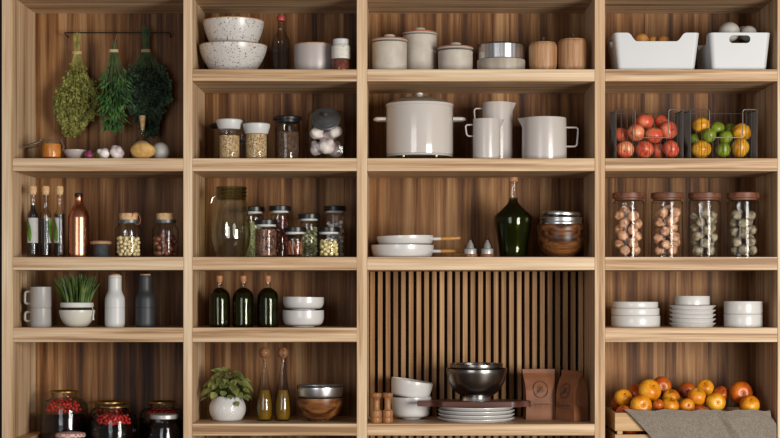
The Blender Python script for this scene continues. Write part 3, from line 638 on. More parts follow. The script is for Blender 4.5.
nrm = Vector((0, -math.sin(math.radians(52)), math.cos(math.radians(52)))); L.rotation_euler = (math.radians(52), 0, 0)
L.location = Vector((0, -.024, HT*.755))+nrm*.010
L.parent = t.root; t.add('knob', lathe(solid(smooth([(.004, .031), (.008, .029), (.008, .025), (.004, .021), (.004, .016)], 2)), 20), 'zinc', parent=L)
gs = [(313.5, .137, 149.6, 7.4, (0, -.5, .5), 'lower left'), (327.5, .099, 147.5, 8.6, (.9, .9, 0), 'middle, turned forward,'), (341, .137, 148.5, 8.2, (.2, .4, 1), 'lower right'), (316, .150, 135.5, 7.1, (0, 2.4, 0), 'upper left, at the back'), (330, .158, 134.5, 7.5, (0, .2, 0), 'top centre, behind'), (342.5, .15, 135, 7.2, (0, -.4, 0), 'upper right, at the back')]
for px, dd, py, r, rot, wh in gs:
    rr_ = r*q(dd)*.93; z = max(Zw(py, dd), SH['B']+.006+rr_*.98)
    veg('garlic_bulb', 'white garlic bulb in the grey-lidded jar, '+wh.strip(',')+' of the pile', 'garlic', 326+(px-326)*.86, dd, z-rr_*.9, r, 'garlic', (1, 1, .88), rot, garl, .02, grp='garlic bulbs in the jar')

its = [(o, rr_*.97) for o, rr_ in REG if o.get('group') == 'garlic bulbs in the jar']; x0 = X(326, .13)
def inj(x, y, z, rr_):
    fy = .13-.058+max(0, z-SH['B']-.085)*1.2; return (min(max(x, x0-.057+rr_), x0+.057-rr_), min(max(y, fy+rr_), .13+.054-rr_), min(max(z, SH['B']+.005+rr_), SH['B']+.125-rr_))
relax(its, inj, 500)
# shelf C bay 2
t = Th('glass_vase_jar', 'large empty greenish glass jar with a ribbed dark neck', 'jar', 231.3, .13, 'C')
t.lathe('glass_body', shell(smooth(t.p([(14.5, 199), (15.5, 201), (17, 210), (19.2, 225), (19.2, 238), (16.5, 250), (13.8, 257), (12, None)]), 4), .0022), 'glgreen', 56)
t.lathe('ribbed_neck', shell(t.p([(14.4, 185.8), (15.2, 186.3), (15.8, 187.6), (14.5, 189.4), (15.8, 191.2), (14.5, 193), (15.8, 194.8), (14.5, 196.6), (15.3, 198.3), (14.6, 199)]), .0022), 'neckglass', 56)
b = tube(rpath([(t.x(216), -.01, t.h(196)), (t.x(213), -.012, t.h(198)), (t.x(211.5), -.012, t.h(203))], .003), .0013, 6)
t.add('wire_catch', b, 'steel')
def spice(cx, d, lt, lr, br, label):
    t = Th('spice_jar', label, 'jar', cx, d, 'C', 'black-lidded spice jars')
    t.lathe('glass_body', shell(smooth(t.p([(br-2.6, lt+5), (br-2.6, lt+7.4), (br-.6, lt+9.5), (br, lt+12), (br, 253), (br-.4, 256), (br-1.5, None)]), 3), .0014), 'gl', 36)
    t.lathe('seal_ring', [((br-2.4)*t.q, t.h(lt+5.1)), ((br-1.4)*t.q, t.h(lt+5.1)), ((br-1.2)*t.q, t.h(lt+7.3)), ((br-2.4)*t.q, t.h(lt+7.3)), ((br-2.4)*t.q, t.h(lt+5.1))], 'lidwhite', 32)
    t.lathe('black_lid', solid(t.p([(lr-.8, lt), (lr, lt+.6), (lr, lt+4.7), (lr-.5, lt+5)])), 'black', 36)
    return t
s_l = spice(253.6, .26, 206.3, 11.3, 10.0, 'black-lidded spice jar of green seeds directly behind the large greenish glass jar')
s_r = spice(280, .20, 205.5, 11.2, 9.6, 'tall black-lidded spice jar of dark red pods, at the back')
s_p = spice(309, .20, 213.5, 11.3, 9.8, 'black-lidded jar of pale green pods behind the cinnamon and chickpea jars')
s_w = spice(335, .20, 205.6, 11.2, 10.2, 'tall black-lidded spice jar of white sugar cubes at the back right')
s_b = spice(266, .075, 219.3, 11.7, 11.2, 'short black-lidded spice jar of brown cloves, front left')
s_c = spice(295, .075, 226.8, 11.4, 10.8, 'lowest black-lidded spice jar holding cinnamon sticks, front middle')
s_y = spice(328.8, .075, 226.8, 11.4, 10.8, 'low black-lidded spice jar of yellow chickpeas, front right')
def fill(t, r, y, mat, label):
    tag(link(mat+'_fill', lathe(solid([(r*t.q, t.h(y)), (r*t.q, .005), ((r-1)*t.q, .0035)]), 28), mat, None, t.root.location), label, 'spice', None, 'stuff')
fill(s_l, 8.6, 222, 'pist', 'green seeds in the jar behind the large glass jar')
fill(s_b, 10.4, 229.5, 'brownspice', 'brown cloves in the short front-left spice jar')
scatter(item('red_pod', blob(.0086, 2, .3, 2.0, (1, .75, .6)), 'redch', 'dark red dried pod in a black-lidded spice jar', 'spice', 'dried red pods'), s_r, 8.9, .0084, 62, 9, r0=.45)
scatter(item('green_pod', blob(.0076, 2, .1, 2.0, (.75, .75, 1)), pm('pale_green_pod', '#b8bc90', '#d8dcb4', 60, .6), 'pale green pod in a black-lidded spice jar', 'spice', 'pale green pods'), s_p, 9.1, .0074, 66, 10, r0=.4)
bm = bmesh.new(); box(bm, -.0053, .0053, -.0053, .0053, -.0053, .0053, .0008)
scatter(item('sugar_cube', bm, 'sugar', 'white sugar cube in the tall spice jar at the back right', 'sugar', 'white sugar cubes'), s_w, 9.4, .0082, 62, 11, r0=.4)
scatter(item('chickpea', blob(.0074, 2, .1, 1.5), 'chick', 'round yellow chickpea in the front right spice jar', 'chickpea', 'yellow chickpeas'), s_y, 10.1, .0076, 58, 12, r0=.4, top=240.5)
base = Vector(s_c.root.location)
cs = tag(link('cinnamon_stick', tube([(0, 0, -.024), (0, 0, .024)], .0033, 7), 'cinn'), 'thin cinnamon stick standing in the lowest spice jar', 'cinnamon', 'cinnamon sticks')
for i in range(10):
    a = 2*PI*i/9 if i < 9 else 2*PI*(i-9)/4+.3; m = .0205 if i < 9 else .0095
    loc = base+Vector((m*math.cos(a), m*math.sin(a), .033)); rot = Euler((.22*math.sin(a+1.0), .2, a*.0))
    if i < 9: rot = Matrix.Rotation(.33, 3, Vector((math.cos(a), math.sin(a), 0))).to_euler()
    if i == 0: cs.location = loc; cs.rotation_euler = rot
    else: dup(cs, loc, rot)

# shelf D bay 2
for i, (cx, lab) in enumerate([(219.6, 'dark green corked oil bottle, leftmost of three'), (243.3, 'dark green corked oil bottle, middle one of three'), (267.8, 'dark green corked oil bottle, nearest the white bowls')]):
    t = Th('oil_bottle', lab, 'bottle', cx, .10, 'D', 'dark green oil bottles')
    t.lathe('neck', shell(t.p([(2.8, 281.2), (2.7, 283), (2.9, 287.6)]), .0012), 'glclear2', 24)
    t.lathe('glass_body', shell(smooth(t.p([(2.9, 287.7), (6, 289.5), (9.3, 293), (10.6, 298), (10.7, 304), (10.7, 322), (10.2, 327), (9.2, None)]), 4), .0016), 'glbot', 44)
    t.lathe('oil', solid(smooth(t.p([(7.4, 292.5), (9.2, 297), (9.7, 304), (9.7, 321), (9.0, 325.5)]), 3)), 'oil')
    t.lathe('cork', solid(t.p([(2.8, 275.8), (3.1, 276.3), (2.9, 281), (2.0, 283)])), 'cork_red', 20)
def white_bowl(name, label, cx, d, sh, R0, hpx, lift, grp, mat='white', foot=.55, rot=(0, 0, 0), cat='bowl', belly=.985):
    t = Th(name, label, cat, cx, d, sh, grp, lift, rot); H = hpx*t.q; r = R0*t.q
    t.lathe('bowl_body', shell(smooth([(r, H), (r*1.0, H*.8), (r*belly, H*.45), (r*.87, H*.15), (r*foot, .0025), (r*foot, 0)], 4), .003), mat, 56); return t
g = 'white bowls on the fourth shelf'
white_bowl('bowl', 'white round bowl at the bottom of the pair beside the oil bottles', 303.3, .12, 'D', 20.6, 16.6, 0, g)
white_bowl('bowl', 'white round bowl tilted on top of the pair beside the oil bottles', 303.3, .12, 'D', 20.4, 12.7, 17.2*q(.12), g, foot=.6, rot=(.0, .015, 0))

# shelf E bay 2
t = Th('potted_plant', 'leafy olive-green plant in a white lattice-patterned round pot', 'potted plant', 227.5, .14, 'E')
pr = smooth(t.p([(13.2, 396), (15, 398.5), (18.2, 405.5), (17.8, 413), (14, 419.5), (10.5, None)]), 5)
def lat(a, z): return 1+.022*max(abs(math.sin(14*a+z*260)), abs(math.sin(14*a-z*260)))
pot = t.lathe('pot', shell(pr, .003), 'white', 168, rmod=lambda a, z: 1-.045+.045*max(abs(math.sin(11*a+z*300))**3, abs(math.sin(11*a-z*300))**3))
t.lathe('soil', solid(t.p([(12.4, 398), (12.8, 401)])), 'soil')
bm = bmesh.new(); st = bmesh.new(); rr = random.Random(21)
for i in range(120):
    a = rr.uniform(0, 2*PI); rho = rr.random()**.5; ex = (21 if rho > .75 else 20)*rho*t.q
    tipz = t.h(372)+(t.h(400)-t.h(372))*(rho**2.2)*rr.uniform(.5, 1.0)+rr.uniform(-.006, .006); tip = Vector((ex*math.cos(a)*1.08, ex*.8*math.sin(a), tipz))
    b0 = Vector((rho*7*t.q*math.cos(a), rho*6*t.q*math.sin(a), t.h(399))); mid = (b0+tip)/2+Vector((0, 0, .018))
    tube([b0, mid, tip], .0006, 3, st)
    dv = Vector((math.cos(a)*(.3+rho), math.sin(a)*(.3+rho), .35-rho*1.35+rr.uniform(-.25, .25))).normalized(); n = Vector((rr.uniform(-.3, .3), rr.uniform(-.5, 0)-.2, 1)).normalized()
    s = dv.cross(n).normalized(); up = s.cross(dv).normalized(); l = .032*rr.uniform(.75, 1.25); wv = l*.40
    o2 = [tip-dv*l*.1]; pl = [(0, 0, 0), (.12, .75, .12), (.35, 1.0, .18), (.65, .72, .1), (1.0, 0, -.12)]
    L_ = [bm.verts.new(tip+dv*l*x+s*wv*y+up*wv*z) for x, y, z in pl[1:4]]; R_ = [bm.verts.new(tip+dv*l*x-s*wv*y+up*wv*z) for x, y, z in pl[1:4]]
    C_ = [bm.verts.new(tip+dv*l*x+up*wv*z) for x, z in ((0, 0), (.12, -.02), (.35, -.02), (.65, -.05), (1.0, -.12))]
    for Q in (L_, R_):
        bm.faces.new((C_[0], Q[0], C_[1])); bm.faces.new((C_[1], Q[0], Q[1], C_[2])); bm.faces.new((C_[2], Q[1], Q[2], C_[3])); bm.faces.new((C_[3], Q[2], C_[4]))
t.add('leaves', bm, 'plant', fix=False); t.add('stems', st, 'herb2s')
for cx, lab in ((264.5, 'slender oil cruet with a wooden ball stopper, left of the pair'), (282.8, 'slender oil cruet with a wooden ball stopper, right of the pair')):
    t = Th('oil_cruet', lab, 'cruet', cx, .14, 'E', 'oil cruets with ball stoppers')
    t.lathe('glass_body', shell(smooth(t.p([(1.9, 357.5), (2.0, 362), (3.2, 372), (5.2, 385), (7.4, 397), (8.5, 408), (8.0, 416), (7.0, 420.5), (6.4, None)]), 4), .0013), 'glclear2', 40)
    t.lathe('oil', solid(smooth(t.p([(5.0, 390), (6.8, 399), (7.7, 408), (7.2, 415.5), (6.3, 419)]), 4)), 'oliveoil', 36)
    t.lathe('ball_stopper', solid([(5.6*t.q*math.sin(a), t.h(352.8)+5.6*t.q*math.cos(a)) for a in [PI*i/14 for i in range(1, 14)]]+t.p([(1.5, 358.5), (1.4, 362)])), 'ballwood', 28)
t = Th('wooden_bowl', 'dark turned wooden bowl under the steel bowl beside the cruets', 'bowl', 319.8, .13, 'E')
t.lathe('bowl_body', shell(smooth(t.p([(23.3, 397.5), (23.4, 400), (22.6, 406), (19, 413.5), (13, 418.5), (12, 420), (12.2, None)]), 4), .004), 'bowlwood', 56)
zt = t.h(397.5)+.0003
t = Th('steel_bowl', 'shiny low steel bowl resting on the dark wooden bowl', 'bowl', 320, .13, 'E', lift=zt)
t.lathe('bowl_body', shell(smooth([(22*t.q, t.h(384.8)), (23.2*t.q, t.h(386)), (22.9*t.q, t.h(391)), (22*t.q, t.h(396)), (20.5*t.q, 0)], 3), .0015), 'steel', 56)
t.lathe('rim', [(23.3*t.q, t.h(385.2)), (23.6*t.q, t.h(386)), (23.3*t.q, t.h(386.8)), (22.9*t.q, t.h(386)), (23.3*t.q, t.h(385.2))], 'steeld', 56)

# ================================================================== BAY 3
for cx, d, hw, top, lab in ((389.6, .10, 17.3, 37.3, 'grey stoneware canister with a rust rim, leftmost of three'), (419.8, .19, 17.0, 30.6, 'tallest grey stoneware canister, middle one of three, standing further back'), (455.5, .13, 17.3, 45.4, 'shortest grey stoneware canister, rightmost of three')):
    t = Th('canister', lab, 'canister', cx, d, 'A', 'stoneware canisters')
    t.lathe('canister_body', shell(smooth(t.p([(hw-.2, top+3.9), (hw, top+6), (hw-.1, 68), (hw-.4, 71), (hw-1.5, None)]), 3), .004), 'stone', 52)
    t.lathe('rust_band', [((hw-1)*t.q, t.h(top+2.0)), ((hw-.05)*t.q, t.h(top+2.0)), ((hw+.1)*t.q, t.h(top+3.7)), ((hw-1)*t.q, t.h(top+3.8)), ((hw-1)*t.q, t.h(top+2.0))], 'rust', 52)
    lid = t.lathe('lid', solid(smooth(t.p([(6, top-.7), (12, top-.3), (hw, top+.5), (hw+.6, top+1.2), (hw, top+1.9)]), 3)), 'stone', 52)
    t.lathe('knob', solid(smooth(t.p([(4.5, top-3.2), (5.6, top-2.6), (5.2, top-1.6), (4.6, top-.6)]), 3)), 'stone', 28, parent=lid)
t = Th('wooden_dish', 'pale wooden round dish under the ribbed metal bowl', 'dish', 501.2, .12, 'A')
t.lathe('dish_body', shell(t.p([(24.0, 57.4), (24.3, 58), (24.0, 68), (23, None)]), .006), pm('pale_grey_wood', '#8f8578', '#b3a898', 30, .6, stretch=(1, 1, .1)), 16, )
zt = t.hr(57.4, 24)+.0003
t = Th('ribbed_bowl', 'ribbed silver metal bowl resting on the pale wooden dish', 'bowl', 501.2, .12, 'A', lift=zt)
t.lathe('bowl_body', shell([(23.4*t.q, t.hr(42.4, 23)), (23.4*t.q, .002), (22*t.q, 0)], .002), 'steel', 96, rmod=lambda a, z: 1-.022*abs(math.sin(13*a))**.6)
t.lathe('rim', t.p([(23.4, 41.6), (23.8, 42.2), (23.2, 42.9), (22.6, 42.2), (23.4, 41.6)]), 'steeld', 56)
for cx, top, hw, lab, hb in ((543, 41, 14, 'straight wooden jar with a small dark knob, left of two', 13.2), (573, 37.8, 15.1, 'rounded wooden jar with a small dark knob, right of two', 11.5)):
    t = Th('wooden_jar', lab, 'jar', cx, .10, 'A', 'wooden jars with knobs')
    t.lathe('jar_body', solid(smooth(t.p([(hw-1.2, top+1.2), (hw, top+4), (hw+.1, 52), (hw-.2, 63), (hw-1.5, 69), (hb-1, None)]), 4)), 'acacia', 52)
    lid = t.lathe('lid', solid(t.p([(hw-2.4, top), (hw-1.6, top+.4), (hw-1.5, top+1.1)])), 'acacia', 40)
    t.lathe('knob', solid(smooth(t.p([(1.2, top-4.6), (2.2, top-3.8), (1.6, top-2), (1.8, top)]), 3)), 'stem', 18, parent=lid)
# slow cooker
t = Th('slow_cooker', 'large cream slow cooker with glass lid, side handles and small feet', 'slow cooker', 419.6, .135, 'B')
t.lathe('cooker_body', solid(smooth(t.p([(33, 103), (33.4, 105), (33.4, 130), (33.4, 150), (33.0, 152.5)]), 2)), 'pot', 72)
t.lathe('rim_band', solid(t.p([(32.5, 100.4), (34, 101), (34.1, 103.6), (33.5, 104)])), 'pot', 72)
t.lathe('base_band', solid(t.p([(32.8, 152.6), (33.2, 153), (32.6, 154.6), (29, 155)])), 'jugm', 72)
lid = t.lathe('glass_lid', solid(smooth(t.p([(5, 95.4), (16, 96.3), (27, 98.2), (32, 100.2)]), 4)), pm('smoky_lid_glass', '#857e76', '#918a82', 5, .08, coat=.8), 64)
t.lathe('lid_knob', solid(smooth(t.p([(1.8, 92), (3.4, 92.8), (3.6, 94.3), (2.4, 96)]), 3)), 'pot', 24, parent=lid)
for s in (-1, 1):
    b = tube(rpath([(s*33*t.q, -.025, t.h(119.5)), (s*43.5*t.q, -.022, t.h(119.5)), (s*44.8*t.q, 0, t.h(119.5)), (s*43.5*t.q, .022, t.h(119.5)), (s*33*t.q, .025, t.h(119.5))], .014, 6), .0072, 12, flat=.9)
    for v in b.verts: v.co.z = t.h(119.5)+(v.co.z-t.h(119.5))*.95
    t.add('side_handle', b, 'pot')
H0 = t.h(154)
for a in (235, 305, 55, 125):
    r = 27.5*t.q; xx, yy = r*math.cos(math.radians(a))*.62/.574, r*math.sin(math.radians(a))
    t.add('foot', lathe(solid(smooth([(.004, H0+.003), (.008, H0*.7), (.0075, H0*.3), (.004, 0)], 3)), 18, xy=(xx*.95, yy)), 'steeld')
def jug(cx, d, bx, top, label, hx, hy0, hy1, spout, side, sh='B', hr=.0028):
    """side: -1 handle left / spout right"""
    t = Th('jug', label, 'jug', cx, d, sh, 'taupe enamel jugs'); r = bx*t.q; Ht = t.hr(top, bx); s = side
    bm = lathe(shell([(r*.985, Ht), (r, Ht-.03), (r*1.01, .01), (r, .002), (r*.97, 0)], .0022), 64)
    for v in bm.verts:
        a = math.atan2(v.co.y, v.co.x*(-s)); z = v.co.z
        k = math.exp(-(a/.24)**2)*max(0, (z-(Ht-.024))/.024)
        v.co.x += -s*k*spout*t.q
    t.add('jug_body', bm, 'jugm')
    t.add('handle', tube(rpath([(s*(bx-.3)*t.q, 0, t.h(hy0)), (s*hx*t.q, 0, t.h(hy0)), (s*(hx-1.5)*t.q, 0, t.h(hy1)), (s*(bx-.3)*t.q, 0, t.h(hy1))], .011, 6), hr, 10), 'jugm')
    t.lathe('inner_lid', solid([(r*.955, Ht-.003), (r*.955, Ht-.006)]), 'acacia', 40)
jug(497.4, .20, 15.2, 101.3, 'tallest taupe jug, standing behind the smaller one', 23.3, 108.5, 132, 4, -1)
jug(486.6, .07, 13.7, 118.0, 'smaller narrow taupe jug in front of the tall one', 21.3, 124.8, 136.2, 4.2, -1)
jug(544.2, .12, 22.2, 116.2, 'wide squat taupe jug with its handle on the right', 34, 127.5, 146.5, 5, 1, hr=.0032)
# pans
def pan(label, cx, d, r_px, h_px, lift, hx0, hx1, hx2, rot, hh):
    t = Th('frying_pan', label, 'pan', cx, d, 'C', 'white pans with wooden handles', lift, rot); r = r_px*t.q; H = h_px*t.q
    t.lathe('pan_body', shell(smooth([(r, H), (r*.99, H*.6), (r*.93, H*.12), (r*.85, 0)], 4), .0025), 'white', 60)
    t.add('handle_socket', tube([(r*.97, 0, hh*H), (r+(hx1-hx0)*t.q, 0, hh*H)], .0055, 12), 'white')
    t.add('wooden_handle', tube([(r+(hx1-hx0)*t.q, 0, hh*H), (r+(hx1-hx0)*t.q+.01, 0, hh*H), (r+(hx2-hx0)*t.q-.004, 0, hh*H*1.04), (r+(hx2-hx0)*t.q, 0, hh*H*1.04)], [.0055, .0062, .0068, .0045], 12), pm('oiled_handle_wood%d' % lift, '#a06a2c', '#c08a44', 30, .4, stretch=(.2, 1, 1)))
pan('white frying pan with wooden handle, bottom of the two', 402.5, .13, 31.2, 12.5, 0, 433, 440, 463, (0, 0, 0), .52)
lz = 13.1*q(.13)
pan('white frying pan with wooden handle, tilted on top of the other', 405.3, .13, 28.2, 8.6, lz-.0005, 433, 440.5, 460, (0, math.radians(-1.2), 0), .62)
for cx, lab in ((470.3, 'small cone-shaped glass shaker on a wooden base, nearer the pans'), (487.3, 'small cone-shaped glass shaker on a wooden base, nearer the green bottle')):
    t = Th('shaker', lab, 'shaker', cx, .07, 'C', 'cone-shaped glass shakers')
    t.lathe('wooden_base', solid(t.p([(6.6, 253.8), (6.9, 254.4), (6.9, None)])), 'ballwood', 30)
    t.lathe('metal_ring', solid(t.p([(5.8, 248.6), (6.1, 249.2), (6.1, 253.7)])), 'silverlid', 30)
    t.lathe('salt_fill', solid(t.p([(.8, 240), (3.2, 244.5), (4.0, 248.4)])), 'silverlid', 24)
    t.lathe('glass_cone', shell(smooth(t.p([(.5, 234.3), (2.2, 239), (4.6, 245), (5.6, 248.5)]), 3), .001), 'glclear2', 30)
t = Th('green_bottle', 'large dark green faceted wine bottle with a cork', 'bottle', 513.2, .14, 'C')
t.lathe('glass_body', shell(smooth(t.p([(4.5, 198), (5, 202), (8.5, 206), (17.5, 214)]), 3)+smooth(t.p([(18.6, 216), (18.6, 222), (17, 232), (14.8, 246), (13.6, 258)]), 3)+t.p([(12.5, None)]), .0022), 'glbot', 56)
t.lathe('neck', shell(smooth(t.p([(4.5, 181.4), (4.3, 184), (4.3, 193), (4.5, 197.8)]), 2), .0016), 'glclear2', 32)
t.lathe('wine', solid(smooth(t.p([(7, 206.5), (16.6, 215.6), (17.4, 219), (16.6, 228), (13.8, 245), (12.6, 256.5)]), 3)), pm('dark_green_wine', '#5f6a2e', '#6f7a38', 5, .15), 44)
t.lathe('cork', solid(t.p([(4.2, 177), (4.6, 177.6), (4.4, 181.3), (3.2, 182)])), 'cork_red', 24)
t = Th('wooden_bowl', 'large dark turned wooden bowl holding the dented steel bowls', 'bowl', 561.2, .15, 'C')
t.lathe('bowl_body', shell(smooth(t.p([(23.2, 224), (24.2, 226), (24.0, 231)]), 3)+smooth(t.p([(23.3, 231.8), (23.2, 240), (19.5, 249.5), (13, 255.5), (11.8, None)]), 4), .005), 'bowlwood', 56)
zt = t.hr(224, 23)+.0003
t = Th('steel_bowl', 'low steel bowl lying directly on the large dark wooden bowl', 'bowl', 561, .15, 'C', lift=zt)
t.lathe('bowl_body', shell(smooth([(20.5*t.q, t.h(217.5)), (21.3*t.q, t.h(218.3)), (20.8*t.q, t.h(221)), (21.2*t.q, t.h(222.6)), (21.2*t.q, .001), (20*t.q, 0)], 3), .0014), 'steel', 56)
z2 = zt+t.h(217.5)+.0008
t = Th('steel_bowl', 'steel bowl tilted on top of the one in the large wooden bowl', 'bowl', 561, .15, 'C', lift=z2+.0035, rot=(0, math.radians(2.6), 0))
t.lathe('bowl_body', shell(smooth([(18.2*t.q, t.h(211.8)), (19.0*t.q, t.h(212.6)), (19.2*t.q, t.h(215)), (18.8*t.q, .003), (17*t.q, 0)], 3), .0014), 'steel', 56)

# ---- shelf E bay 3
mp = Th('pepper_mill', 'turned beech pepper mill at the far left of the slatted bay', 'pepper mill', 376.4, .045, 'E', 'turned wooden mills')
mp.lathe('mill_base', solid(smooth(mp.p([(3.3, 400.5), (3.3, 409), (5.2, 410.6), (5.4, 412), (5.4, 416.6), (5.0, 417.2), (5.4, 417.8), (5.4, 421.4), (5, None)]), 2)), 'mill', 30)
mp.lathe('mill_head', solid(smooth(mp.p([(4.3, 392.8), (5.2, 393.6), (5.1, 396.4), (3.6, 398.6), (3.3, 400.4)]), 2)), 'mill', 30)
dup(mp.root, (X(387.6, .05), .05, mp.z), None, 'turned beech pepper mill touching the white bowls, right of the pair')
g = 'white bowls by the wooden mills'
a_ = .225
white_bowl('bowl', 'wide white bowl under the tilted one beside the wooden mills', 411, a_, 'E', 20.2, 22, 0, g, 'white', .5, belly=.95)
white_bowl('bowl', 'white bowl tilted to the right, stacked on the other beside the mills', 409.5, a_, 'E', 20.9, 19.0, 19.6*q(a_), g, 'white', .45, rot=(0, math.radians(9), 0), belly=.95)
lift = 0; names = ['bottom', 'second from the bottom', 'third from the bottom', 'top']
for i in range(4):
    t = Th('plate', 'white dinner plate under the cutting board, %s of four' % names[i], 'plate', 476.2, .145, 'E', 'stacked white dinner plates', lift)
    r = 38.3*t.q; t.lathe('plate_body', solid([(r*.9, .0115), (r*.985, .0128), (r, .0120), (r, .0095), (r*.93, .003), (r*.9, 0)]), 'white', 72); lift += .01315
t = Th('cutting_board', 'dark walnut cutting board laid across the plates', 'cutting board', 475.5, .10, 'E', lift=lift+.0006)
bm = bmesh.new(); out = rpath([(-.202, -.018, 0), (-.150, -.020, 0), (-.120, -.07, 0), (.130, -.07, 0), (.158, -.04, 0), (.190, -.025, 0), (.190, .025, 0), (.158, .045, 0), (.130, .07, 0), (-.120, .07, 0), (-.150, .02, 0), (-.202, .018, 0)], .012, 3)
lo = [bm.verts.new((p.x, p.y, 0)) for p in out]; f = bm.faces.new(lo); ex = bmesh.ops.extrude_face_region(bm, geom=[f])
for v in [e for e in ex['geom'] if isinstance(e, bmesh.types.BMVert)]: v.co.z += .019
bmesh.ops.bevel(bm, geom=[e for e in bm.edges if abs(e.verts[0].co.z-e.verts[1].co.z) < 1e-6], offset=.002, segments=2, affect='EDGES')
t.add('board', bm, 'walnut', ang=50)
zb = lift+.0006+.0193
t = Th('steel_bowl', 'large dark steel footed bowl on the walnut board', 'bowl', 476.6, .115, 'E', lift=zb)
H = 31.5*t.q; r = 30.3*t.q
t.lathe('bowl_body', shell(smooth([(r, H), (r*.995, H*.86), (r*.90, H*.55), (r*.70, H*.27), (r*.47, H*.12), (r*.44, H*.1)], 4), .0015), 'steeld', 64)
t.lathe('foot_ring', [(r*.44, H*.11), (r*.47, H*.05), (r*.49, .0), (r*.45, 0), (r*.42, H*.1), (r*.44, H*.11)], 'steel', 48)
t.lathe('rim', [(r, H-.001), (r+.0016, H+.0003), (r, H+.0016), (r-.0018, H+.0003), (r, H-.001)], 'steeld', 64)
zi = zb+H*.36
t = Th('steel_bowl', 'smaller dark steel bowl nested inside the footed one', 'bowl', 476.6, .115, 'E', lift=zi)
H2 = 36.3*t.q-H*.36; r = 26.3*t.q
t.lathe('bowl_body', shell(smooth([(r, H2), (r*.99, H2*.84), (r*.88, H2*.5), (r*.55, H2*.1), (r*.35, 0)], 4), .0015), 'steeld', 60)
t.lathe('rim', [(r, H2-.001), (r+.0016, H2+.0003), (r, H2+.0016), (r-.0018, H2+.0003), (r, H2-.001)], 'steeld', 60)
# kraft bags
def bag(label, cx, d, rz, lean, Wpx, top, grp):
    t = Th('paper_bag', label, 'bag', cx, d, 'E', grp, rot=(0, 0, rz)); H = t.h(top); W = Wpx*t.q/2; T = .034
    def half(z):
        f = z/H
        return T*(1-.02*f) if f < .45 else max(.0022, T*math.cos((f-.45)/.47*PI/2)**.8 if f < .92 else .0022)
    def wid(z): f = z/H; return W*(1.0-.10*math.sin(PI*min(1, f*1.25))*(1 if f < .8 else 0)*.5) + (W*.08*max(0, (f-.75)/.25))
    bm = bmesh.new(); rows = []; n = 26
    for i in range(n+1):
        z = H*i/n; y = half(z); xw = wid(z); g_ = xw-(y*.55 if z > H*.15 else 0)*min(1, (z-H*.15)/(H*.2)) if z > H*.15 else xw
        ox = lean*z
        prof = [(-xw, -y), (-xw*.5, -y-.0015*math.sin(z*140)), (0, -y-.001*math.sin(z*90+2)), (xw*.5, -y-.0012*math.sin(z*120+1)), (xw, -y), (g_, 0), (xw, y), (0, y), (-xw, y), (-g_, 0)]
        rows.append([bm.verts.new((a+ox, b, z)) for a, b in prof])
    for a, b in zip(rows, rows[1:]):
        for i in range(10): j = (i+1) % 10; bm.faces.new((a[i], a[j], b[j], b[i]))
    bm.faces.new(rows[0]); bm.faces.new(rows[-1]); t.add('bag_body', bm, 'kraft', ang=30)
    bm = bmesh.new()
    def sp(pts, r=.0006):
        tube([(x+lean*z, -half(z)-.0016, z) for x, z in pts], r, 4, bm)
    cz = H*.60; R1 = W*.50
    for R_ in (R1, R1*.92): sp([(R_*math.cos(a), cz+R_*1.1*math.sin(a)) for a in [2*PI*i/28 for i in range(29)]], .0006)
    for (a0, ln) in ((20, .8), (48, .95), (75, .85), (200, .5)):
        c, s = math.cos(math.radians(a0)), math.sin(math.radians(a0))
        for sg in (-1, 1): sp([(-R1*.35+c*ln*R1*f-s*sg*.16*R1*math.sin(PI*f), cz-R1*.35+s*ln*R1*f+c*sg*.16*R1*math.sin(PI*f)) for f in [i/8 for i in range(9)]], .0007)
    sp([(-R1*.7, cz-R1*.65), (-R1*.3, cz-R1*.35), (R1*.3, cz+R1*.5)], .0006)
    t.add('round_leaf_logo', bm, 'ink'); bm = bmesh.new()
    zz = H*.305; k = W*1.25/30
    sp([(-W*.66+f*.006*math.cos(f*9), zz+.012-f*.022) for f in [i/10 for i in range(11)]], .0008)
    sp([(-W*.5+k*i, zz+.0035*math.sin(i*1.55)*(1+.5*math.sin(i*.7))) for i in range(28)], .0007)
    sp([(-W*.45, zz-.009), (W*.6, zz-.009)], .0003)
    t.add('script_lettering', bm, 'ink')
bag('brown kraft paper bag facing forward with a round leaf logo', 539.5, .215, math.radians(5), -.02, 30.5, 369.0, 'kraft coffee bags')
bag('brown kraft paper bag turned to show its folded side', 572, .145, math.radians(-52), 0, 27, 370.5, 'kraft coffee bags')

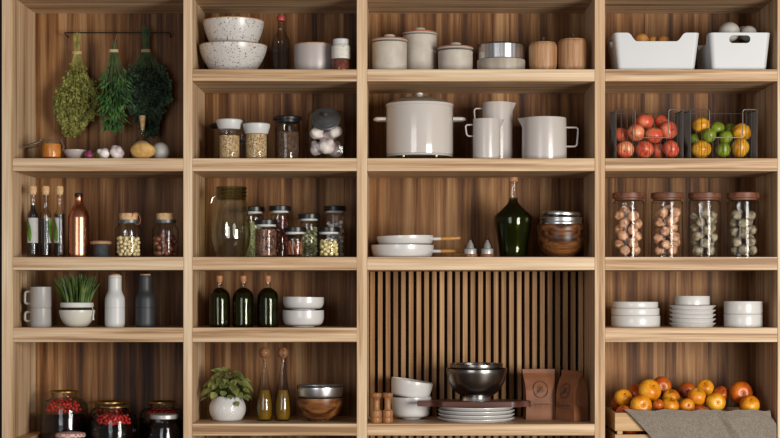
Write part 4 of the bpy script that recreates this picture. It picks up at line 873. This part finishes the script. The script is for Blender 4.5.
# ================================================================== BAY 4
def storage_bin(cx, d, rz, label, sh='A'):
    t = Th('storage_bin', label, 'bin', cx, d, sh, 'white storage bins', rot=(0, 0, rz))
    L, W_, H = .146, .105, .1275; n = []; rc = .016
    def perim(l, w, r):
        pts = []
        for cxs, cys, a0 in ((1, 1, 0), (-1, 1, 90), (-1, -1, 180), (1, -1, 270)):
            for k in range(9): a = math.radians(a0+k*11.25); pts.append((cxs*(l-r)+r*math.cos(a), cys*(w-r)+r*math.sin(a)))
        out = []
        for i, p in enumerate(pts):
            qn = pts[(i+1) % len(pts)]; out.append(p); dd = math.hypot(qn[0]-p[0], qn[1]-p[1])
            if dd > .05:
                m = 44
                for k in range(1, m): f = k/m; out.append((p[0]+(qn[0]-p[0])*f, p[1]+(qn[1]-p[1])*f))
        return out
    def toph(p, l, w):
        x, y = p
        if abs(abs(y)-w) < 1e-5:
            ax = abs(x)
            return H-.029*(1 if ax < .068 else 0 if ax > .100 else (1-((ax-.068)/.016)**2*.5 if ax < .084 else ((.100-ax)/.016)**2*.5))
        return H
    bm = bmesh.new(); R0 = []
    for (off, zb_) in ((0, 0.0), (-.003, .003)):
        T_ = perim(L+off, W_+off, rc); B_ = perim(L-.015+off, W_-.012+off, rc*.8)
        rows = []
        for f in (0, .06, .35, .7, 1.0):
            rr_ = []
            for (tp, bp) in zip(T_, B_):
                h = toph(tp, L+off, W_+off); z = zb_+(h-zb_)*f; g_ = z/H
                rr_.append(bm.verts.new((bp[0]+(tp[0]-bp[0])*g_, bp[1]+(tp[1]-bp[1])*g_, z)))
            rows.append(rr_)
        for a, b in zip(rows, rows[1:]):
            for i in range(len(a)): j = (i+1) % len(a); bm.faces.new((a[i], a[j], b[j], b[i]))
        bm.faces.new(rows[0]); R0.append(rows[-1])
    a, b = R0
    for i in range(len(a)): j = (i+1) % len(a); bm.faces.new((a[i], a[j], b[j], b[i]))
    o = t.add('bin_body', bm, 'plastic', ang=35)
    c = bmesh.new(); box(c, -.3, .3, -.036, .036, H-.035, H-.009, .0); bmesh.ops.bevel(c, geom=[e for e in c.edges if abs(e.verts[0].co.x-e.verts[1].co.x) > .1], offset=.0125, segments=6, affect='EDGES', profile=.5)
    co_ = link('cutter', c, 'plastic', t.root); md = o.modifiers.new('b', 'BOOLEAN'); md.object = co_; md.operation = 'DIFFERENCE'; md.solver = 'EXACT'
    dg = bpy.context.evaluated_depsgraph_get(); dg.update(); me = bpy.data.meshes.new_from_object(o.evaluated_get(dg)); o.modifiers.clear(); o.data = me; me.polygons.foreach_set('use_smooth', [False]*len(me.polygons))
    bpy.data.objects.remove(co_)
    return t
storage_bin(652.3, .125, 0, 'white plastic bin with a scooped front, holding tan onions')
storage_bin(731.5, .165, PI/2, 'white plastic bin with a handle slot, holding white balls of onion')
zf = SH['A']+.004
for px, dd, py, r, wh in ((641, .13, 33.5, 7.6, 'largest and leftmost'), (653.5, .15, 36.0, 5.4, 'smallest, middle'), (663, .13, 36.0, 6.2, 'rightmost')):
    veg('onion', 'tan onion in the scooped bin, %s of three' % wh, 'onion', px, dd, 'A', r, 'tan', (1.05, 1, .96), (0, 0, 0), None, .03, lift=Zw(py, dd)-2*r*q(dd)*.96-SH['A'])
for px, dd, py, r, wh in ((731.5, .105, 22.6, 10.3, 'largest, on the left'), (755, .11, 25.7, 8.3, 'on the right'), (743.5, .20, 26.2, 7.2, 'in the middle at the back')):
    veg('white_onion', 'white onion in the slotted bin, '+wh, 'onion', px, dd, 'A', r, 'whiteball', (1.02, 1, .96), (0, 0, 0), None, .015, lift=Zw(py, dd)-2*r*q(dd)*.96-SH['A'])
# under-layer of onions that carry the visible ones
lo1 = [(628, .13, 9.5), (652, .10, 9.0), (672, .14, 9.5), (641, .18, 8.0)]
for i, (px, dd, r) in enumerate(lo1):
    veg('onion', 'tan onion in the scooped bin, under-layer', 'onion', px, dd, SH['A']+.0035, r, 'tan', (1.02, 1, .96), (0, 0, i), None, .03, grp='onions under the top layer')
lo2 = [(722, .13, 9.0), (742, .13, 9.0), (732, .21, 9.5), (750, .19, 9.0)]
for i, (px, dd, r) in enumerate(lo2):
    veg('white_onion', 'white onion in the slotted bin, under-layer', 'onion', px, dd, SH['A']+.0035, r, 'whiteball', (1.02, 1, .96), (0, 0, i), None, .015, grp='white onions under the top layer')

for key, cx, d, hx_, hy_ in (('scooped bin', 652.3, .125, .120, .082), ('slotted bin', 731.5, .165, .078, .122)):
    its = [(o, rr_) for o, rr_ in REG if key in o['label']]; x0 = X(cx, d)
    relax(its, lambda x, y, z, rr_: (min(max(x, x0-hx_+rr_), x0+hx_-rr_), min(max(y, d-hy_+rr_), d+hy_-rr_), max(z, SH['A']+.004+rr_)))

# wire baskets
def basket(x0, x1, label):
    d = .16; cx = (x0+x1)/2; df, db = .045, .215
    t = Th('wire_basket', label, 'basket', cx, d, 'B', 'grey wire baskets')
    xl, xr = X(x0, df)-t.root.location.x, X(x1, df)-t.root.location.x; yf, yb = df-d, db-d
    H = Zw(109.5, df)-t.z; Hc = Zw(137.5, df)-t.z; z0 = .002; rw = .0016
    w_ = xr-xl; ca, cb = xl+w_*.285, xl+w_*.785
    b = bmesh.new()
    tube(rpath([(xl, yf, z0), (xl, yf, H), (ca, yf, H), (ca, yf, Hc), (cb, yf, Hc), (cb, yf, H), (xr, yf, H), (xr, yf, z0)], .010, 5), rw*1.15, 6, b)
    tube([(xl, yf, z0), (xr, yf, z0)], rw, 6, b)
    n = 12
    for i in range(1, n):
        x = xl+w_*i/n; tube([(x, yf, z0), (x, yf, Hc if ca-.001 < x < cb+.001 else H)], rw*.75, 5, b)
    t.add('front_grid', b, 'wire'); b = bmesh.new(); Hb = Zw(113.5, db)-t.z
    tube([(xl, yb, z0), (xl, yb, Hb), (xr, yb, Hb), (xr, yb, z0)], rw, 6, b)
    for i in range(1, n): x = xl+w_*i/n; tube([(x, yb, z0), (x, yb, Hb)], rw*.7, 5, b)
    t.add('back_grid', b, 'wire')
    for xx in (xl, xr):
        b = bmesh.new(); tube([(xx, yf, H-.004), (xx, yb, Hb)], rw, 6, b); tube([(xx, yf, z0), (xx, yb, z0)], rw, 6, b)
        for i in range(1, 12): f = i/12; tube([(xx, yf+(yb-yf)*f, z0), (xx, yf+(yb-yf)*f, H+(Hb-H)*f-.002)], rw*.8, 5, b)
        t.add('side_grid', b, 'wire')
    b = bmesh.new()
    for i in range(1, n): x = xl+w_*i/n; tube([(x, yf, z0), (x, yb, z0)], rw*.7, 5, b)
    t.add('base_grid', b, 'wire'); return t
basket(616, 683, 'left wire basket filled with red-orange apples')
basket(690.5, 757, 'right wire basket filled with yellow fruit and limes')
app = lambda n: 1-.22*math.exp(-((1-n.z)/.06))-.14*math.exp(-((1+n.z)/.05))
lem = lambda n: 1+.025*math.cos(8*math.atan2(n.y, n.x))*(1-n.z*n.z)
FB = SH['B']+.0045
def fr(name, label, cat, px, dd, py, r, mat, fn=app, sc=(1, 1, .93), rot=(0, 0, 0), stem=True, grp=None, amp=.03):
    """py = centre row"""
    rr_ = r*q(dd); z = max(Zw(py, dd), 0)
    o = veg(name, label, cat, px, dd, 0.0, r, mat, sc, rot, fn, amp, 1.3, stem, 0, grp)
    o.location.z = z; return o
g = 'red-orange apples in the wire basket'
for px, dd, py, r, rot, wh in ((625.5, .075, 149.5, 8.9, (1.9, 0, -.3), 'front bottom row, far left'), (645, .075, 149.3, 9.0, (2.3, .3, .2), 'front bottom row, second from the left'), (659.8, .115, 150.5, 8.0, (1.2, .3, 2), 'bottom, set back between the two front right ones'), (673.3, .075, 149, 9.0, (0, 1.1, 0), 'front bottom row, far right'),
        (637, .11, 133.0, 8.9, (1.7, 0, -1.0), 'second layer, left, its stem end facing left'), (654.3, .10, 135.2, 8.9, (.3, .2, 0), 'second layer, middle'), (672.6, .12, 130.5, 9.2, (1.5, .2, .4), 'second layer, right'),
        (645, .175, 121.8, 9.0, (.2, .1, 0), 'highest of the pile'), (661.5, .19, 122.3, 7.6, (.4, .8, 0), 'at the back right of the top'), (621, .17, 134.5, 7.8, (.3, 0, 1), 'at the back left behind the wires')):
    fr('apple', 'red-orange apple in the left basket, '+wh, 'apple', px, dd, py, r*.99, 'apple_red', rot=rot, grp=g)
g = 'yellow fruit and limes in the wire basket'
ysc = (1, 1, 1.15)
for px, dd, py, r, rot, wh in ((701.3, .085, 149.3, 9.1, (0, 1.5, .15), 'bottom left, lying on its side'), (740, .085, 148, 9.0, (.5, .25, 0), 'bottom right, striped'), (745.3, .12, 132.8, 9.6, (.8, .5, 0), 'upper right, the roundest'), (701, .15, 126.3, 8.2, (0, 1.45, -.2), 'upper left, lying on its side')):
    fr('yellow_fruit', 'yellow fruit in the right basket, '+wh, 'fruit', px, dd, py, r*.96, 'lemon', lem, (1, 1, 1.15) if wh[0:2] != 'up' or 'left' in wh else (1, 1, 1.02), rot, True, g)
for px, dd, py, r, wh in ((723.2, .075, 149.8, 7.6, 'bottom middle, darkest'), (708.8, .115, 135.3, 7.4, 'second layer, behind the cutout corner'), (726.6, .115, 137.3, 7.0, 'second layer, middle'), (717, .165, 129.0, 7.6, 'top, left of the middle'), (729, .20, 129.5, 6.0, 'small one at the back'), (694.5, .16, 139.5, 6.6, 'far left behind the wires')):
    fr('lime', 'green lime in the right basket, '+wh, 'lime', px, dd, py, r*.97, 'lime', lambda n: 1+.1*max(0, (abs(n.z)-.9)/.1), (1, 1, 1.02), (R.uniform(0, 1), R.uniform(0, 1), 0), False, g)

for key, xa_, xb_ in (('in the left basket', 616, 683), ('in the right basket', 690.5, 757)):
    its = [(o, rr_) for o, rr_ in REG if key in o['label']]; x0 = X(xa_, .045)+.004; x1 = X(xb_, .045)-.004
    relax(its, lambda x, y, z, rr_: (min(max(x, x0+rr_), x1-rr_), min(max(y, .049+rr_), .211-rr_), max(z, SH['B']+.004+rr_*.96)), 400)
# walnut jars
for ji, (cx, lab, nl) in enumerate(((628.5, 'wood-lidded glass jar of tan walnuts, far left of four', 'wrinkled walnut in the first wood-lidded jar from the left'), (667.2, 'wood-lidded glass jar of tan walnuts, second from the left', 'wrinkled walnut in the second wood-lidded jar from the left'),
        (704.6, 'wood-lidded glass jar of grey-brown walnuts, third from the left', 'grey-brown walnut in the third wood-lidded jar from the left'), (742.8, 'wood-lidded glass jar of grey-brown walnuts, far right of four', 'grey-brown walnut in the rightmost wood-lidded jar'))):
    t = Th('walnut_jar', lab, 'jar', cx, .10, 'C', 'wood-lidded walnut jars')
    t.lathe('glass_body', shell(smooth(t.p([(14.2, 199.8), (14.6, 200.4), (15.8, 202.5), (15.9, 206), (15.9, 253), (15.4, 257.5), (14, None)]), 3), .0016), 'gl', 44)
    t.lathe('wooden_lid', solid(t.p([(15.6, 192), (16.3, 192.6), (16.3, 197.2), (15.6, 197.8), (14, 198), (14, 199.6)])), 'lid_red', 44)
    m = 'walnutshell' if ji < 2 else 'walnutgrey'; r = .0182
    w0 = link('walnut', blob(r*.96, 3, .2, 3.6, (1, .92, 1.0), ji*3.1, lambda n: 1+.05*math.exp(-(n.x/.12)**2)-.03*math.exp(-((abs(n.x)-.22)/.1)**2)), m); tag(w0, nl, 'walnut', 'walnuts in jar '+'ABCD'[ji])
    pts = pack(15.0*t.q, r*1.05, 25 if ji < 2 else 24, 60+ji, .005, r0=.3, tries=90); base = Vector(t.root.location)
    pts = [p for p in pts if p[2] < t.h((209, 208, 213, 214)[ji])]
    for i, p in enumerate(pts):
        rot = tuple(R.uniform(0, 6) for _ in range(3))
        if i == 0: w0.location = base+Vector(p); w0.rotation_euler = rot
        else: dup(w0, base+Vector(p), rot)
# shelf D bay 4: plates and bowls
def lowbowl(name, label, cx, d, r_px, h_px, lift, grp, mat='white'):
    t = Th(name, label, 'bowl', cx, d, 'D', grp, lift); r = r_px*t.q; H = h_px*t.q
    t.lathe('bowl_body', shell([(r*.992, H), (r, H-.0012), (r*.998, .004), (r*.985, .0012), (r*.96, 0)], .003), mat, 64); return H
g = 'low white bowls, left stack'; z = 0
for nm, r, h, dx in (('bottom', 24.3, 11.3, 0), ('middle', 23.9, 7.3, -.3), ('top', 22.9, 6.3, -.6)): z += lowbowl('bowl', 'low straight-sided white bowl, %s of the left stack of three' % nm, 635.6+dx, .12, r, h, z, g)+.0003
g = 'white side plates in the middle stack'; lift = 0
for nm in ('bottom', 'second', 'third', 'fourth', 'top'):
    t = Th('plate', 'small white flared plate, %s in the middle stack of five' % (nm if nm in ('bottom', 'top') else nm+' from below'), 'plate', 692.5, .12, 'D', g, lift); r = 23.2*t.q
    t.lathe('plate_body', solid([(r*.9, .0128), (r*.98, .0148), (r, .0142), (r*.97, .0105), (r*.88, .005), (r*.86, 0)]), 'cream' if nm == 'x' else 'white', 60); lift += .0151
t = Th('bowl', 'small straight-sided white bowl on top of the plate stack', 'bowl', 692.3, .12, 'D', None, lift); r = 17.3*t.q; H = t.h(296)
t.lathe('bowl_body', shell([(r*.99, H), (r, H-.001), (r, .002), (r*.96, 0)], .003), 'white', 60)
g = 'white bowls in the right stack'
z = lowbowl('bowl', 'straight-sided white bowl, lower of the right-hand pair', 743.2, .12, 19.1, 12.7, 0, g)
lowbowl('bowl', 'straight-sided white bowl, upper of the right-hand pair', 743.2, .12, 19.1, 12.7, z+.0006, g)

# crate, cloth and fruit
d0, d1 = .03, .30; zf = SH['F']
xa, xb = X(614.8, d0), X(769, d0); cxm = (xa+xb)/2; dm = (d0+d1)/2
cr = tag(empty('wooden_crate', (cxm, dm, zf+.0003)), 'pale slatted wooden crate of orange fruit in the bottom right bay', 'crate')
hx = (xb-xa)/2; hy = (d1-d0)/2
zz = [(Zw(431, d0), Zw(412.8, d0)), (Zw(453, d0), Zw(434.5, d0)), (Zw(472, d0), Zw(456, d0))]
for z0, z1 in zz:
    z0 -= zf; z1 -= zf
    for s in (-1, 1):
        bm = bmesh.new(); box(bm, -hx, hx, s*hy-.004, s*hy+.004, z0, z1, .0012); link('slat', bm, 'crate', cr, smooth=False)
        bm = bmesh.new(); box(bm, s*(hx-.004)-.004, s*(hx-.004)+.004, -hy+.0045, hy-.0045, z0, z1, .0012); link('side_slat', bm, 'crate', cr, smooth=False)
for sx in (-1, 1):
    for sy in (-1, 1):
        bm = bmesh.new(); x0 = sx*(hx-.018)-.009; y0 = sy*(hy-.0135)-.009; box(bm, x0, x0+.018, y0, y0+.018, .001, zz[0][1]-zf-.002, .001); link('corner_post', bm, 'crate', cr, smooth=False)
bm = bmesh.new(); box(bm, -hx+.009, hx-.009, -hy+.005, hy-.005, .006, .013); link('base_board', bm, 'crate', cr, smooth=False)
# cloth: lies inside along the rim, goes over the front rim and hangs
ztop = zz[0][1]; NU, NV = 90, 46; bm = bmesh.new(); grid = []
for i in range(NU+1):
    u = i/NU; row = []
    for j in range(NV+1):
        v = j/NV
        xt = 624+u*(770-624); xbm = 664+u*(786-664)  # top edge and hanging edge columns
        if v < .25:
            f = v/.25; y = .052-.028*f-.004; z = ztop+.010-.006*(1-f)**3; px = xt+(2 if u < .5 else 0)*(1-f)
            px = xt
        else:
            f = (v-.25)/.75; px = xt+(xbm-xt)*(f**.85 if u < .5 else f**.62); y = .022-.012*min(1, f*6); z = ztop+.010-f*.152*(1 if u < .97 else .9)
            if u > .85: y += .0
        fold = .0035*math.sin(u*17+f*1.5)*min(1, f*2) if v >= .25 else 0
        k = (u-.62-.10*(f if v >= .25 else 0))/.05
        if v >= .25: fold += -.011*math.exp(-k*k)*min(1, f*4)*(1-.2*f)+.006*math.exp(-((u-.56)/.04)**2)*min(1, f*4)
        x = X(min(px, 775.4), .02)
        zt_ = z-(.022*max(0, (u-.9)/.1)**2 if v >= .25 else 0)+.0022*math.sin(u*23+1)+.0015*math.sin(u*51)
        row.append(bm.verts.new((x, y-abs(fold)*.6+fold*.4-.0045, zt_)))
    grid.append(row)
for i in range(NU):
    for j in range(NV): bm.faces.new((grid[i][j], grid[i+1][j], grid[i+1][j+1], grid[i][j+1]))
bmesh.ops.recalc_face_normals(bm, faces=bm.faces); bmesh.ops.solidify(bm, geom=bm.faces[:], thickness=.0015)
tag(link('linen_cloth', bm, 'linen'), 'grey linen cloth draped over the front rim of the fruit crate', 'cloth')
g = 'orange fruit in the crate'
AM = [(623.5, .13, 397.5, 9.0, 'amber', 'far left of the heap'), (636, .17, 393, 9.5, 'rusty', 'dark one behind the big amber one'), (649.5, .10, 391, 11.6, 'amber', 'big bright one in front on the left'), (640, .055, 407, 11.0, 'amber', 'at the left front by the cloth edge'),
      (661.5, .22, 386.5, 10.2, 'rusty', 'rust-coloured one at the top left back'), (671, .13, 397.6, 9.0, 'amber', 'right of the big amber one'), (656.8, .05, 405, 5.6, 'rusty', 'small one at the front left'), (670.5, .06, 405.5, 9.2, 'amber', 'in front with its calyx showing'), (684.5, .06, 405.8, 7.4, 'amber', 'low one half behind the cloth, middle'),
      (689, .19, 391, 8.8, 'rusty', 'rust-coloured one at the middle back'), (697.5, .095, 397, 9.6, 'amber', 'bright one with a dark stem end, middle'), (705.5, .18, 388.5, 8.7, 'amber', 'top middle, highest of the right group'), (715.3, .07, 402, 9.9, 'amber', 'speckled one right of the middle'),
      (722, .16, 393, 7.8, 'rusty', 'small rust one right of the middle, at the back'), (739, .13, 393.5, 11.8, 'rusty', 'largest rust-orange one on the right'), (749, .07, 404, 10.1, 'amber', 'far right, beside the cloth edge'), (699, .05, 409, 5.5, 'rusty', 'small low one peeping above the cloth'), (618, .19, 404, 8, 'rusty', 'dark one at the far left back'), (630, .06, 411, 7.5, 'rusty', 'low dark one under the far left ones')]
placed = []
for i, (px, dd, py, r, m, wh) in enumerate(AM):
    rot = (R.uniform(.4, 1.6), R.uniform(-.5, .5), 0)
    fr('orange_fruit', 'amber to orange round fruit in the crate, '+wh if m == 'amber' else 'rust-orange round fruit in the crate, '+wh.replace('rust-coloured one ', '').replace('small rust one', 'small one').replace('largest rust-orange one', 'the largest'), 'fruit', px, dd+.03, py, r*.985, m, rot=rot, grp=g, sc=(1, 1, .92))
# lower layer of fruit, seen between the upper ones
uz = ztop-.032
k = 0
fp = None
for px in (628, 652, 676, 700, 724, 748):
    for dd in (.12, .19, .26):
        if fp is None:
            fp = fr('orange_fruit', 'rust-orange fruit deep in the crate under the heap', 'fruit', px, dd, 425, 10.2, 'rusty', grp='orange fruit under the heap'); f0 = fp
        else: dup(f0, (X(px, dd), dd, Zw(425, dd)), (R.uniform(0, 1), R.uniform(0, 1), 0))

its = [(o, rr_) for o, rr_ in REG if o.get('group') in ('orange fruit in the crate', 'orange fruit under the heap')]
its += [(o, its[-1][1]) for o in bpy.data.objects if o.get('group') == 'orange fruit under the heap' and all(o != a for a, _ in its)]
def inc(x, y, z, rr_):
    e = hx-.030-rr_ if z < ztop-.015 else hx-.010-rr_ if z-rr_ < ztop+.012 else hx-.012; lo_ = (.042 if z-rr_*.7 < ztop else .030)+rr_
    return (min(max(x, cxm-e), cxm+e), min(max(y, lo_), (d1-.006 if z < ztop+rr_ else .345)-rr_), max(z, zf+.016+rr_))
relax(its, inc, 400, 1.6)
